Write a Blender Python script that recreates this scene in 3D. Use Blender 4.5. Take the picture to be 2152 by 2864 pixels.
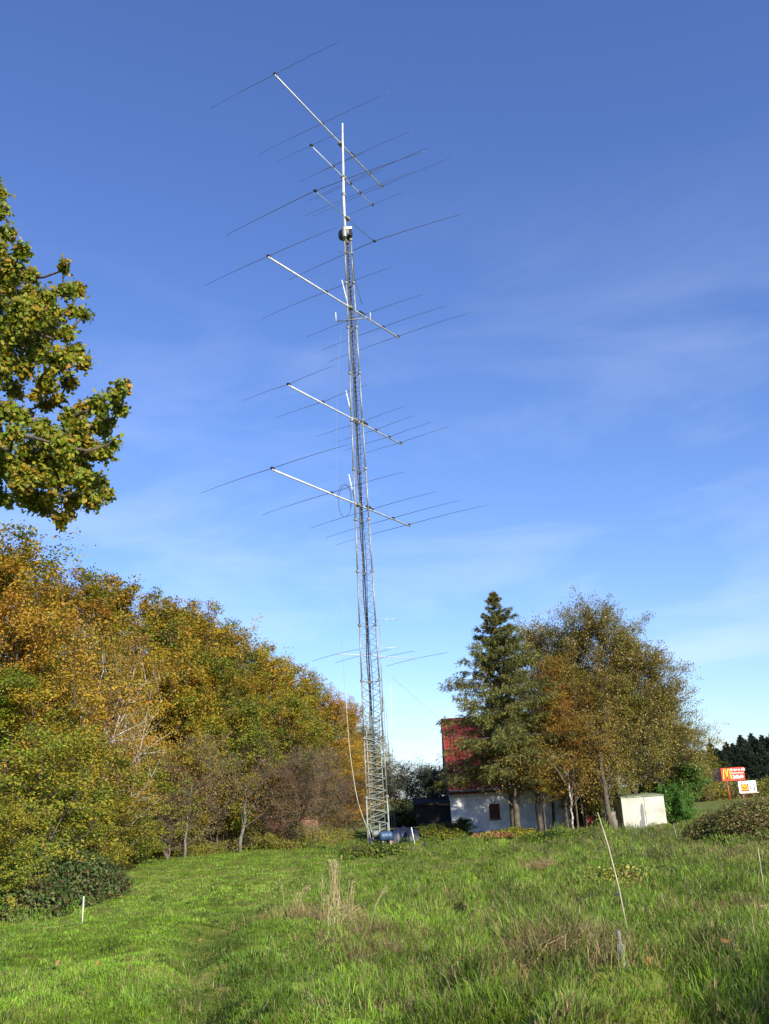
import bpy, math, random
import numpy as np
from mathutils import Vector, Matrix

# ------------------------------------------------------------------ camera, sky, sun
sc = bpy.context.scene
for o in list(bpy.data.objects): bpy.data.objects.remove(o)
F, PITCH, ROLL, CX, CY, CZ = 2700.0, math.radians(16.56), math.radians(3.36), 1076, 1432, 2.85
cam = bpy.data.cameras.new("camera"); cam_o = bpy.data.objects.new("camera", cam); sc.collection.objects.link(cam_o)
cam.sensor_fit = 'VERTICAL'; cam.sensor_height = 36; cam.lens = F / 2864 * 36; cam.clip_start = .1; cam.clip_end = 8000
cam_o.matrix_world = Matrix.Translation((0, 0, CZ)) @ Matrix.Rotation(math.pi / 2 + PITCH, 4, 'X') @ Matrix.Rotation(-ROLL, 4, 'Z')
sc.camera = cam_o
SUN_EL, SUN_AZ = math.radians(29), math.radians(34)       # azimuth: to the right of straight behind the camera
w = bpy.data.worlds.new("World"); sc.world = w; w.use_nodes = True
nt = w.node_tree; nt.nodes.clear()
out = nt.nodes.new('ShaderNodeOutputWorld'); bg = nt.nodes.new('ShaderNodeBackground')
sky = nt.nodes.new('ShaderNodeTexSky'); sky.sky_type = 'NISHITA'; sky.sun_disc = False
sky.sun_elevation = SUN_EL; sky.sun_rotation = math.pi - SUN_AZ
sky.air_density = 1.0; sky.dust_density = 0.3; sky.ozone_density = 2.5; sky.altitude = 100
tc = nt.nodes.new('ShaderNodeTexCoord'); mp = nt.nodes.new('ShaderNodeMapping'); mp.inputs['Scale'].default_value = (1.1, 1.1, 4.2)
mp.inputs['Rotation'].default_value = (.12, -.22, .3)
nz = nt.nodes.new('ShaderNodeTexNoise'); nz.inputs['Scale'].default_value = 2.3; nz.inputs['Detail'].default_value = 7; nz.inputs['Roughness'].default_value = .55; nz.inputs['Distortion'].default_value = .5
rp = nt.nodes.new('ShaderNodeValToRGB'); rp.color_ramp.elements[0].position = .50; rp.color_ramp.elements[1].position = .80
sep = nt.nodes.new('ShaderNodeSeparateXYZ'); mr = nt.nodes.new('ShaderNodeMapRange')
mr.inputs[1].default_value = .58; mr.inputs[2].default_value = .12; mr.inputs[3].default_value = .0; mr.inputs[4].default_value = .38
mul = nt.nodes.new('ShaderNodeMath'); mul.operation = 'MULTIPLY'
mixc = nt.nodes.new('ShaderNodeMix'); mixc.data_type = 'RGBA'
hs = nt.nodes.new('ShaderNodeMix'); hs.data_type = 'RGBA'; hs.blend_type = 'MULTIPLY'; hs.inputs[0].default_value = 1
hr = nt.nodes.new('ShaderNodeValToRGB'); hr.color_ramp.elements[0].position = 0; hr.color_ramp.elements[0].color = (.60, .68, .88, 1)
hr.color_ramp.elements[1].position = .6; hr.color_ramp.elements[1].color = (.56, .655, .97, 1)
L = nt.links
L.new(tc.outputs['Generated'], mp.inputs['Vector']); L.new(mp.outputs[0], nz.inputs['Vector']); L.new(nz.outputs['Fac'], rp.inputs[0])
L.new(tc.outputs['Generated'], sep.inputs[0]); L.new(sep.outputs['Z'], hr.inputs[0]); L.new(hr.outputs[0], hs.inputs[7]); L.new(sep.outputs['Z'], mr.inputs[0])
L.new(rp.outputs[0], mul.inputs[0]); L.new(mr.outputs[0], mul.inputs[1]); L.new(mul.outputs[0], mixc.inputs[0])
L.new(sky.outputs[0], hs.inputs[6]); L.new(hs.outputs[2], mixc.inputs[6]); mixc.inputs[7].default_value = (5.2, 5.6, 6.4, 1)
L.new(mixc.outputs[2], bg.inputs[0]); bg.inputs[1].default_value = .13; L.new(bg.outputs[0], out.inputs[0])
sun = bpy.data.lights.new("sun", 'SUN'); sun.energy = 5; sun.angle = math.radians(.5); sun.color = (1, .93, .8)
sun_o = bpy.data.objects.new("sun", sun); sc.collection.objects.link(sun_o); sun_o.rotation_euler = (math.pi / 2 - SUN_EL, 0, SUN_AZ)
sc.view_settings.view_transform = 'Standard'; sc.view_settings.look = 'None'; sc.view_settings.gamma = 1
sc.view_settings.exposure = 0.78
sc.cycles.max_bounces = 6; sc.cycles.transparent_max_bounces = 4

# ------------------------------------------------------------------ helpers
rnd = random.Random(5)
def sstep(v, a, b):
    t = np.clip((v - a) / (b - a), 0, 1); return t * t * (3 - 2 * t)
_pr = np.random.default_rng(77); _NG = _pr.random((256, 256))
def vnoise(x, y):
    xi = np.floor(x).astype(int); yi = np.floor(y).astype(int); fx = x - xi; fy = y - yi
    fx = fx * fx * (3 - 2 * fx); fy = fy * fy * (3 - 2 * fy)
    g = lambda a, b: _NG[a & 255, b & 255]
    return (g(xi, yi) * (1 - fx) + g(xi + 1, yi) * fx) * (1 - fy) + (g(xi, yi + 1) * (1 - fx) + g(xi + 1, yi + 1) * fx) * fy
def fbm(x, y, s, o=3):
    v = 0; a = .5
    for k in range(o): v = v + a * vnoise(x * s + 17 * k, y * s - 31 * k); a *= .5; s *= 2.1
    return v / (1 - .5 ** o)
def track_at(x, y):                    # a rut trodden through the grass
    xc = np.interp(y, [6, 9.4, 11.2, 13.4, 16.5, 19.5, 24, 31], [-1.3, -1.78, -2.2, -2.7, -3.25, -3.35, -3.7, -4.4])
    return np.exp(-((x - xc) / (.2 + .012 * y)) ** 2) * (1 - sstep(y, 18, 27))
def gz(x, y):
    x = np.asarray(x, float); y = np.asarray(y, float); d = np.hypot(x, y)
    z = .4 + .72 * (1 - sstep(d, 4, 38)) - .6 * sstep(y, 70, 150) - .35 * np.clip((y - 150) / 600, 0, 6)
    near = 1 - sstep(d, 60, 120)
    rg_ = .45 + .75 * sstep(x / np.maximum(y, 1), -.12, .12)
    z = z + near * (.22 * (fbm(x, y, .13) - .5) + rg_ * (.24 * (fbm(x + 9, y, .7, 2) - .5) + .22 * sstep(fbm(x, y + 5, 1.7, 2), .45, .8)))
    return z - .16 * track_at(x, y)
def ray(px, py):
    X = px - CX; Y = CY - py; c, s = math.cos(ROLL), math.sin(ROLL)
    x = X * c + Y * s; y = -X * s + Y * c
    return np.array([x, F * math.cos(PITCH) - y * math.sin(PITCH), F * math.sin(PITCH) + y * math.cos(PITCH)])
def at(px, py, Y):
    d = ray(px, py); k = Y / d[1]; return Vector((d[0] * k, Y, CZ + d[2] * k))
def hit(px, py):                       # where the line of sight meets the ground
    d = ray(px, py); d = d / d[1]; y = 6.
    while y < 400:
        if CZ + d[2] * y < float(gz(d[0] * y, y)): break
        y += .05
    return Vector((d[0] * y, y, float(gz(d[0] * y, y))))
def G(x, y): return float(gz(x, y))

def mat(name, col, rough=.7, metal=0., var=.0, scale=8., bump=0., bscale=40., col2=None, spec=.5):
    m = bpy.data.materials.new(name); m.use_nodes = True; t = m.node_tree; b = t.nodes['Principled BSDF']
    b.inputs['Base Color'].default_value = (*col, 1); b.inputs['Roughness'].default_value = rough; b.inputs['Metallic'].default_value = metal
    b.inputs['Specular IOR Level'].default_value = spec
    co = t.nodes.new('ShaderNodeTexCoord')
    if var or col2:
        n = t.nodes.new('ShaderNodeTexNoise'); n.inputs['Scale'].default_value = scale; n.inputs['Detail'].default_value = 5
        r = t.nodes.new('ShaderNodeValToRGB'); c2 = col2 or tuple(c * (1 - var) for c in col)
        r.color_ramp.elements[0].color = (*c2, 1); r.color_ramp.elements[1].color = (*(min(1, c * (1 + var * .6)) for c in col), 1)
        r.color_ramp.elements[0].position = .35; r.color_ramp.elements[1].position = .62
        t.links.new(co.outputs['Object'], n.inputs['Vector']); t.links.new(n.outputs['Fac'], r.inputs[0]); t.links.new(r.outputs[0], b.inputs['Base Color'])
    if bump:
        n = t.nodes.new('ShaderNodeTexNoise'); n.inputs['Scale'].default_value = bscale; n.inputs['Detail'].default_value = 4
        bp = t.nodes.new('ShaderNodeBump'); bp.inputs['Strength'].default_value = bump; bp.inputs['Distance'].default_value = .03
        t.links.new(co.outputs['Object'], n.inputs['Vector']); t.links.new(n.outputs['Fac'], bp.inputs['Height']); t.links.new(bp.outputs[0], b.inputs['Normal'])
    return m
def leafmat(name, rough=.5, trans=.3, objvar=.0, spec=.3):
    m = bpy.data.materials.new(name); m.use_nodes = True; t = m.node_tree; b = t.nodes['Principled BSDF']; o = t.nodes['Material Output']
    a = t.nodes.new('ShaderNodeAttribute'); a.attribute_name = 'Col'; src = a.outputs['Color']
    if objvar:
        oi = t.nodes.new('ShaderNodeObjectInfo'); h = t.nodes.new('ShaderNodeHueSaturation')
        m1 = t.nodes.new('ShaderNodeMapRange'); m1.inputs[3].default_value = .5 - objvar; m1.inputs[4].default_value = .5 + objvar * 1.2
        m2 = t.nodes.new('ShaderNodeMapRange'); m2.inputs[3].default_value = .8; m2.inputs[4].default_value = 1.2
        fr = t.nodes.new('ShaderNodeMath'); fr.operation = 'FRACT'; ml = t.nodes.new('ShaderNodeMath'); ml.operation = 'MULTIPLY'; ml.inputs[1].default_value = 7.31
        t.links.new(oi.outputs['Random'], m1.inputs[0]); t.links.new(oi.outputs['Random'], ml.inputs[0]); t.links.new(ml.outputs[0], fr.inputs[0]); t.links.new(fr.outputs[0], m2.inputs[0])
        t.links.new(m1.outputs[0], h.inputs['Hue']); t.links.new(m2.outputs[0], h.inputs['Value']); t.links.new(src, h.inputs['Color']); src = h.outputs[0]
    t.links.new(src, b.inputs['Base Color']); b.inputs['Roughness'].default_value = rough; b.inputs['Specular IOR Level'].default_value = spec
    if trans:
        tr = t.nodes.new('ShaderNodeBsdfTranslucent'); mx = t.nodes.new('ShaderNodeMixShader'); mx.inputs[0].default_value = trans
        t.links.new(src, tr.inputs[0]); t.links.new(b.outputs[0], mx.inputs[1]); t.links.new(tr.outputs[0], mx.inputs[2]); t.links.new(mx.outputs[0], o.inputs[0])
    return m

def npmesh(name, V, faces, m=None, col=None, smooth=False):
    """V (n,3); faces: list of (k,n) int arrays; returns mesh data"""
    me = bpy.data.meshes.new(name); V = np.asarray(V, np.float32)
    me.vertices.add(len(V)); me.vertices.foreach_set('co', V.ravel())
    idx = np.concatenate([f.ravel() for f in faces]).astype(np.int32)
    tot = np.concatenate([np.full(len(f), f.shape[1]) for f in faces]).astype(np.int32)
    st = np.concatenate([[0], np.cumsum(tot)[:-1]]).astype(np.int32)
    me.loops.add(len(idx)); me.loops.foreach_set('vertex_index', idx)
    me.polygons.add(len(tot)); me.polygons.foreach_set('loop_start', st); me.polygons.foreach_set('loop_total', tot)
    if col is not None:
        a = me.color_attributes.new('Col', 'FLOAT_COLOR', 'POINT'); c = np.ones((len(V), 4), np.float32); c[:, :3] = col
        a.data.foreach_set('color', c.ravel())
    me.polygons.foreach_set('use_smooth', np.full(len(tot), bool(smooth)))
    me.update(calc_edges=True); me.validate()
    if m: me.materials.append(m)
    return me
def link(name, me, parent=None):
    o = bpy.data.objects.new(name, me); sc.collection.objects.link(o)
    if parent: o.parent = parent
    return o
def thing(name, label, cat, loc=(0, 0, 0), rz=0., group=None):
    o = bpy.data.objects.new(name, None); sc.collection.objects.link(o); o.location = loc; o.rotation_euler = (0, 0, rz); o.empty_display_size = .2
    o['label'] = label; o['category'] = cat
    if group: o['group'] = group
    return o
def tag(o, label=None, cat=None, group=None, kind=None):
    if label: o['label'] = label
    if cat: o['category'] = cat
    if group: o['group'] = group
    if kind: o['kind'] = kind
    return o
def tubes(name, P0, P1, R0, R1, m, n=5, caps=False, smooth=True, col=None):
    P0 = np.asarray(P0, float).reshape(-1, 3); P1 = np.asarray(P1, float).reshape(-1, 3); N = len(P0)
    R0 = np.broadcast_to(np.asarray(R0, float), (N,)); R1 = np.broadcast_to(np.asarray(R1, float), (N,))
    D = P1 - P0; D = D / np.maximum(np.linalg.norm(D, axis=1, keepdims=True), 1e-9)
    ref = np.where(np.abs(D[:, 2:3]) > .9, np.array([[1., 0, 0]]), np.array([[0, 0, 1.]]))
    A = np.cross(D, ref); A /= np.linalg.norm(A, axis=1, keepdims=True); B = np.cross(D, A)
    an = np.arange(n) * 2 * math.pi / n; c = np.cos(an)[None, :, None]; s = np.sin(an)[None, :, None]
    ring = A[:, None] * c + B[:, None] * s
    V = np.concatenate([P0[:, None] + ring * R0[:, None, None], P1[:, None] + ring * R1[:, None, None]], 1).reshape(-1, 3)
    b = (np.arange(N) * 2 * n)[:, None]; i = np.arange(n)[None]; j = (np.arange(n)[None] + 1) % n
    fs = [np.stack([b + i, b + j, b + n + j, b + n + i], -1).reshape(-1, 4)]
    if caps: fs += [b + np.arange(n)[::-1][None], b + n + np.arange(n)[None]]
    if col is not None: col = np.repeat(np.asarray(col), 2 * n, axis=0)
    return npmesh(name, V, fs, m, col, smooth)
def path(name, pts, rad, m, n=6, smooth=True):
    pts = np.asarray([tuple(p) for p in pts], float); rad = np.broadcast_to(rad, (len(pts),))
    D = np.gradient(pts, axis=0); D /= np.linalg.norm(D, axis=1, keepdims=True)
    ref = np.array([0, 0, 1.]) if abs(D[0, 2]) < .8 else np.array([1., 0, 0])
    V = []
    for p, d, r in zip(pts, D, rad):
        a = np.cross(d, ref); a /= np.linalg.norm(a); b = np.cross(d, a)
        for k in range(n): t = 2 * math.pi * k / n; V.append(p + r * (a * math.cos(t) + b * math.sin(t)))
    fs = [[q * n + k, q * n + (k + 1) % n, (q + 1) * n + (k + 1) % n, (q + 1) * n + k] for q in range(len(pts) - 1) for k in range(n)]
    return npmesh(name, V, [np.array(fs), np.array([list(range(n))[::-1], [(len(pts) - 1) * n + k for k in range(n)]])], m, None, smooth)
def boxes(name, L_, m):
    """L_: list of (center, size) or (center, size, rz)"""
    V = []; Fq = []
    for e in L_:
        c, s = np.array(e[0], float), np.array(e[1], float) / 2; rz = e[2] if len(e) > 2 else 0
        k = len(V)
        for dz in (-1, 1):
            for dx, dy in ((-1, -1), (1, -1), (1, 1), (-1, 1)):
                x, y = dx * s[0], dy * s[1]
                V.append((c[0] + x * math.cos(rz) - y * math.sin(rz), c[1] + x * math.sin(rz) + y * math.cos(rz), c[2] + dz * s[2]))
        Fq += [[k, k + 3, k + 2, k + 1], [k + 4, k + 5, k + 6, k + 7]] + [[k + i, k + (i + 1) % 4, k + 4 + (i + 1) % 4, k + 4 + i] for i in range(4)]
    return npmesh(name, V, [np.array(Fq)], m)
def lathe(name, prof, m, n=20, axis='Z', c=(0, 0, 0), smooth=False):
    V = []
    for r, h in prof:
        for k in range(n):
            t = 2 * math.pi * k / n; p = (r * math.cos(t), r * math.sin(t), h)
            if axis == 'X': p = (h, p[0], p[1])
            V.append((p[0] + c[0], p[1] + c[1], p[2] + c[2]))
    fs = [[q * n + k, q * n + (k + 1) % n, (q + 1) * n + (k + 1) % n, (q + 1) * n + k] for q in range(len(prof) - 1) for k in range(n)]
    return npmesh(name, V, [np.array(fs), np.array([list(range(n))[::-1], [(len(prof) - 1) * n + k for k in range(n)]])], m, None, smooth)
def unit(a): return a / np.maximum(np.linalg.norm(a, axis=-1, keepdims=True), 1e-9)

M = {}
M['galv'] = mat('galvanised_steel', (.27, .28, .26), .55, .4, .25, 3)
M['galv_dull'] = mat('weathered_steel', (.22, .22, .2), .6, .3, .4, 5)
M['galv_bright'] = mat('bright_galvanised_steel', (.25, .28, .24), .6, .2, .3, 4)
M['alu'] = mat('aluminium_tube', (.55, .55, .54), .5, .15, .2, 2)
M['element'] = mat('thin_dark_aluminium', (.13, .14, .17), .5, .3)
M['green_metal'] = mat('greenish_metal', (.16, .24, .2), .5, .3, .2)
M['black'] = mat('black_plastic', (.015, .015, .017), .5)
M['cable'] = mat('dark_cable', (.03, .03, .03), .6)
M['rope'] = mat('pale_rope', (.42, .39, .28), .8, 0, .2, 5)
M['white_cable'] = mat('white_cable', (.75, .74, .72), .6)
M['white_paint'] = mat('white_paint', (.72, .72, .7), .5, 0, .15, 6)
M['red_paint'] = mat('red_paint', (.55, .06, .03), .5, 0, .2, 6)
M['orange'] = mat('orange_plastic', (.75, .12, .04), .5)
M['blue'] = mat('blue_barrel_plastic', (.03, .07, .14), .5, 0, .2, 5)
M['plaster'] = mat('white_plaster', (.84, .84, .82), .9, 0, .14, 2.2, .25, 30)
M['shed'] = mat('cream_concrete', (.50, .485, .40), .9, 0, .2, 1.5, .25, 20)
M['wall_shadow'] = mat('painted_shadow_grey', (.2, .2, .19), .95, 0, .25, 6)  # grey for the shadow shape painted on the box front
M['mossroof'] = mat('mossy_felt', (.22, .25, .15), .95, 0, .4, 4, .5, 20)
M['tile'] = mat('red_clay_tile', (.15, .013, .008), .75, 0, .5, 1.6, .2, 30)
M['wood_dark'] = mat('brown_wood', (.11, .04, .025), .8, 0, .3, 10, .2)
M['brick'] = mat('old_red_brick', (.24, .12, .08), .9, 0, .4, 6, .5, 25)
M['mason'] = mat('rough_masonry', (.2, .17, .13), .95, 0, .45, 5, .6, 20)
M['concrete'] = mat('grey_concrete', (.17, .155, .125), .95, 0, .5, 14, .6, 60)
M['bark'] = mat('tree_bark', (.085, .068, .045), .95, 0, .45, 6, .5, 15)
M['bark_beech'] = mat('beech_bark', (.14, .13, .11), .9, 0, .35, 5)
M['birch'] = mat('birch_bark', (.5, .46, .38), .8, 0, .0, 5, .2, 15, col2=(.10, .08, .06))
M['twig'] = mat('brown_twigs', (.13, .10, .075), .9, 0, .3, 3)
M['stake'] = mat('pale_stake', (.62, .57, .48), .8, 0, .2, 8)
M['bamboo'] = mat('pale_cane', (.36, .31, .20), .6, 0, .3, 8)
M['bluegrey'] = mat('blue_tarpaulin', (.012, .014, .035), .5, 0, .3, 3, .4, 6)
M['darkshed'] = mat('dark_tarred_boards', (.02, .013, .016), .85, 0, .3, 3)
M['leaf'] = leafmat('autumn_leaves', .55, .24, .014, .25); M['glint'] = leafmat('glossy_leaves', .36, .34, .0, .45)
M['leaf_near'] = leafmat('oak_leaves', .5, .45, 0, .3)
M['needle'] = leafmat('needles', .6, .15)
M['grass'] = leafmat('grass_blades', .5, .32, 0, .35)
M['straw'] = leafmat('dry_stalks', .6, .2)

# ------------------------------------------------------------------ ground
def build_ground():
    rad = np.concatenate([[.5, 2, 4], np.geomspace(6, 90, 260), np.geomspace(95, 6000, 50)])
    a1 = np.linspace(-35, 35, 360); a2 = np.linspace(35, 325, 60)[1:-1]; an = np.radians(np.concatenate([a1, a2])); n = len(an)
    R, A = np.meshgrid(rad, an, indexing='ij'); x = R * np.sin(A); y = R * np.cos(A); z = gz(x, y)
    V = np.stack([x, y, z], -1).reshape(-1, 3); V = np.vstack([V, [0, 0, G(0, 0)]])
    i = np.arange(len(rad) - 1)[:, None] * n; k = np.arange(n)[None]; k2 = (k + 1) % n
    q = np.stack([i + k, i + n + k, i + n + k2, i + k2], -1).reshape(-1, 4)
    tri = np.stack([np.full(n, len(V) - 1), np.arange(n), (np.arange(n) + 1) % n], -1)
    m = bpy.data.materials.new('meadow_ground'); m.use_nodes = True; t = m.node_tree; b = t.nodes['Principled BSDF']; b.inputs['Roughness'].default_value = 1; b.inputs['Specular IOR Level'].default_value = .1
    co = t.nodes.new('ShaderNodeTexCoord'); prev = None
    def nze(s, d=6):
        q_ = t.nodes.new('ShaderNodeTexNoise'); q_.inputs['Scale'].default_value = s; q_.inputs['Detail'].default_value = d; t.links.new(co.outputs['Object'], q_.inputs['Vector']); return q_
    n1 = nze(.5); n2 = nze(7); r1 = t.nodes.new('ShaderNodeValToRGB'); r1.color_ramp.elements[0].position = .4; r1.color_ramp.elements[1].position = .66
    r1.color_ramp.elements[0].color = (.11, .15, .022, 1); r1.color_ramp.elements[1].color = (.20, .19, .05, 1)
    mx = t.nodes.new('ShaderNodeMix'); mx.data_type = 'RGBA'; mx.blend_type = 'MULTIPLY'; mx.inputs[0].default_value = .7
    r2 = t.nodes.new('ShaderNodeValToRGB'); r2.color_ramp.elements[0].position = .3; r2.color_ramp.elements[1].position = .7; r2.color_ramp.elements[0].color = (.35, .4, .3, 1)
    t.links.new(n1.outputs['Fac'], r1.inputs[0]); t.links.new(n2.outputs['Fac'], r2.inputs[0]); t.links.new(r1.outputs[0], mx.inputs[6]); t.links.new(r2.outputs[0], mx.inputs[7]); t.links.new(mx.outputs[2], b.inputs['Base Color'])
    bp = t.nodes.new('ShaderNodeBump'); bp.inputs['Strength'].default_value = .9; bp.inputs['Distance'].default_value = .12; n3 = nze(3.5, 8); t.links.new(n3.outputs['Fac'], bp.inputs['Height']); t.links.new(bp.outputs[0], b.inputs['Normal'])
    o = link('ground', npmesh('ground', V, [q, tri], m, None, True)); tag(o, kind='structure')
build_ground()

# ------------------------------------------------------------------ grass
def dryness(x, y):
    ang = np.degrees(np.arctan2(x, y)); n = fbm(x + 40, y + 3, .22, 3)
    right = sstep(ang, -3, 14) * (.12 + .5 * sstep(y, 20, 38))
    return np.clip(sstep(n, .52, .74) * (.22 + right * 1.15) + right * .16 + .12 * sstep(y, 42, 60) * sstep(ang, 4, 12), 0, 1)
def grasscol(x, y, rg, dry=None):
    n = len(x); d = dryness(x, y) if dry is None else dry
    pick = rg.random(n)
    g = np.array([[.165, .31, .022]]) * (1 - .45 * rg.random((n, 1))) + np.array([[.055, .035, .004]]) * rg.random((n, 1))
    g = g * (.5 + .35 * fbm(x, y, .55, 3) + .65 * sstep(fbm(x + 2, y + 6, 1.9, 2), .25, .75))[:, None]
    g = g * (1 - .45 * track_at(x, y) - .3 * track_at(x - .5, y))[:, None]
    lush = sstep(-np.degrees(np.arctan2(x, y)), -2, 10)[:, None]
    g = g * (1 + .12 * lush) + np.array([[.0, .012, .0]]) * lush
    s = np.array([[.30, .22, .10]]) * (.6 + .7 * rg.random((n, 1)))
    b = np.array([[.13, .085, .035]]) * (.6 + .8 * rg.random((n, 1)))
    c = np.where((pick < d * .62 + .05)[:, None], s, g); return np.where(((pick > 1 - d * .22))[:, None], b, c)
def blades(x, y, h, wd, rg, lean=.5, col=None, azs=None, z=None):
    n = len(x); z = gz(x, y) if z is None else z; az = rg.random(n) * 2 * math.pi if azs is None else azs
    fa = rg.random(n) * 2 * math.pi; sx = np.cos(fa) * wd / 2; sy = np.sin(fa) * wd / 2
    l = lean * (.3 + rg.random(n)); dx = np.cos(az) * l * h; dy = np.sin(az) * l * h; hz = h * np.sqrt(np.clip(1 - l * l * .6, .15, 1))
    P = [np.stack([x - sx, y - sy, z - .02], -1), np.stack([x + sx, y + sy, z - .02], -1),
         np.stack([x + dx * .35 + sx * .8, y + dy * .35 + sy * .8, z + hz * .62], -1), np.stack([x + dx * .35 - sx * .8, y + dy * .35 - sy * .8, z + hz * .62], -1),
         np.stack([x + dx, y + dy, z + hz], -1)]
    V = np.stack(P, 1).reshape(-1, 3); b = (np.arange(n) * 5)[:, None]
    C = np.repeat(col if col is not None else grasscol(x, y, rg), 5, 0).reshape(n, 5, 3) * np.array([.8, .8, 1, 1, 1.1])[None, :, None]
    return V, b + np.array([[0, 1, 2, 3]]), b + np.array([[3, 2, 4]]), C.reshape(-1, 3)
def merge(parts):
    V = []; Q = []; T = []; C = []; k = 0
    for v, q, t_, c in parts: V.append(v); Q.append(q + k); T.append(t_ + k); C.append(c); k += len(v)
    return np.concatenate(V), [np.concatenate(Q), np.concatenate(T)], np.concatenate(C)
SHED = (12.9, 58.0)
def build_grass():
    rg = np.random.default_rng(3); parts = []
    N = 700000; d = np.exp(rg.uniform(math.log(5.5), math.log(80), N)); a = np.radians(rg.uniform(-27, 27, N)); x = d * np.sin(a); y = d * np.cos(a)
    tall = fbm(x, y, .9, 3); ang = np.degrees(a)
    rough = .5 + .6 * sstep(ang, -6, 10)
    h = (.028 + .075 * sstep(tall, .45, .75) * rough + .02 * rough) * (.6 + .8 * rg.random(N)); wd = (.0045 + .00036 * d) * (.7 + .6 * rg.random(N))
    pc = hit(1742, 2712); h = h * (1 - .75 * np.exp(-((x - pc.x) / .35) ** 2 - ((y - pc.y + .35) / .45) ** 2))
    h = h * .8 * (1 - .6 * track_at(x, y)) * (1 + .9 * track_at(x - .55, y))
    parts.append(blades(x, y, h * 1.25, wd, rg, 1.0, None, 2 * math.pi * 2 * fbm(x + 3, y + 7, .5, 2) + rg.normal(0, .8, len(x))))
    # tussocks
    nt_ = 3000; d = np.exp(rg.uniform(math.log(8), math.log(55), nt_)); a = np.radians(rg.uniform(-27, 27, nt_)); keep = rg.random(nt_) < .22 + .78 * sstep(np.degrees(a), -9, 3); d, a = d[keep], a[keep]
    tx = d * np.sin(a); ty = d * np.cos(a); m = 95; n = len(tx)
    R_ = (.12 + .26 * rg.random((n, 1))) * (1 + d[:, None] / 45); U_ = rg.random((n, m)) ** .6; rr = U_ * R_; th = rg.random((n, m)) * 2 * math.pi
    x = (tx[:, None] + rr * np.cos(th)).ravel(); y = (ty[:, None] + rr * np.sin(th)).ravel()
    h = ((.06 + .10 * rg.random((n, 1))) * (.55 + .45 * sstep(a, -.15, .05))[:, None] * (.6 + .6 * rg.random((n, m)))).ravel(); dd = np.repeat(d, m)
    wdir = np.where(rg.random((n, m)) < .5, th, (rg.random((n, 1)) * 2 * math.pi)).ravel() + rg.normal(0, .5, n * m)
    dry = np.repeat(np.clip(dryness(tx, ty) * 1.0 + rg.normal(-.05, .28, n), 0, 1), m)
    c = grasscol(x, y, rg, dry); c *= np.repeat(.45 + .85 * rg.random(n), m)[:, None]
    parts.append(blades(x, y, h, (.0035 + .00032 * dd), rg, .95, c, wdir, gz(x, y) + (.26 * R_ / .3 * (1 - U_ ** 2) * .8).ravel()))
    # long bleached blades lying over at the right
    n = 12000; d = np.exp(rg.uniform(math.log(8.5), math.log(52), n)); a = np.radians(rg.uniform(-6, 27, n)); x = d * np.sin(a); y = d * np.cos(a)
    k = fbm(x + 5, y + 8, .45, 2) > .5; x, y, d = x[k], y[k], d[k]; n = len(x)
    c = np.array([[.34, .30, .15]]) * (.5 + .7 * rg.random((n, 1))); az = 2 * math.pi * vnoise(x * .5, y * .5) * 1.5 + rg.normal(0, .5, n)
    parts.append(blades(x, y, (.15 + .2 * rg.random(n)), .003 + .00026 * d, rg, 1.15, c, az))
    # coarse dry weeds further back on the right
    n = 42000; d = rg.uniform(33, 58, n); a = np.radians(rg.uniform(6, 25, n)); x = d * np.sin(a); y = d * np.cos(a)
    k = fbm(x, y, .25, 3) + .5 * (a - .1) > .50; x, y, d = x[k], y[k], d[k]; n = len(x)
    c = np.where(rg.random((n, 1)) < .4, np.array([[.17, .12, .065]]), np.array([[.24, .19, .09]])) * (.6 + .7 * rg.random((n, 1)))
    c = np.where(rg.random((n, 1)) < .4, np.array([[.09, .15, .025]]), c)
    parts.append(blades(x, y, (.12 + .25 * rg.random(n)), .008 + .0002 * d, rg, .7, c))
    q5 = []
    for v, q, t2, cc in parts:             # keep the blades short in front of the concrete post
        v = v.reshape(-1, 5, 3); k = ~((np.abs(v[:, 0, 0] - pc.x) < .3) & (v[:, 0, 1] > pc.y - .7) & (v[:, 0, 1] < pc.y + .1) & (v[:, 4, 2] - v[:, 0, 2] > .07)); cc = cc.reshape(-1, 5, 3)[k]; v = v[k]; b = (np.arange(len(v)) * 5)[:, None]
        q5.append((v.reshape(-1, 3), b + np.array([[0, 1, 2, 3]]), b + np.array([[3, 2, 4]]), cc.reshape(-1, 3)))
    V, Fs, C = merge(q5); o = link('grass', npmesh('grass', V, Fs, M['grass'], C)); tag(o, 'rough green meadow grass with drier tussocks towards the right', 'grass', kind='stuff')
build_grass()

# ------------------------------------------------------------------ leaves and trees
def leaves(P, N, size, rg, col, asp=.62, lobes=False):
    n = len(P); N = unit(N); t = unit(np.cross(N, rg.normal(size=(n, 3)))); b = np.cross(N, t); s = (size * (.65 + .7 * rg.random(n)))[:, None]
    if lobes:
        pts = [(-.5, 0), (-.22, .30), (-.05, .2), (.18, .34), (.5, 0), (.18, -.34), (-.05, -.2), (-.22, -.30)]
        V = np.stack([P + t * s * u + b * s * v + N * s * (.12 * abs(v) - .15 * u * u) for u, v in pts], 1).reshape(-1, 3)
        f = [(np.arange(n) * 8)[:, None] + np.arange(8)[None]]; return V, f, np.repeat(col, 8, 0)
    V = np.stack([P - t * s * .5, P + b * s * asp * .5 + N * s * .08, P + t * s * .5, P - b * s * asp * .5 + N * s * .08], 1).reshape(-1, 3)
    return V, [(np.arange(n) * 4)[:, None] + np.arange(4)[None]], np.repeat(col, 4, 0)
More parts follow.
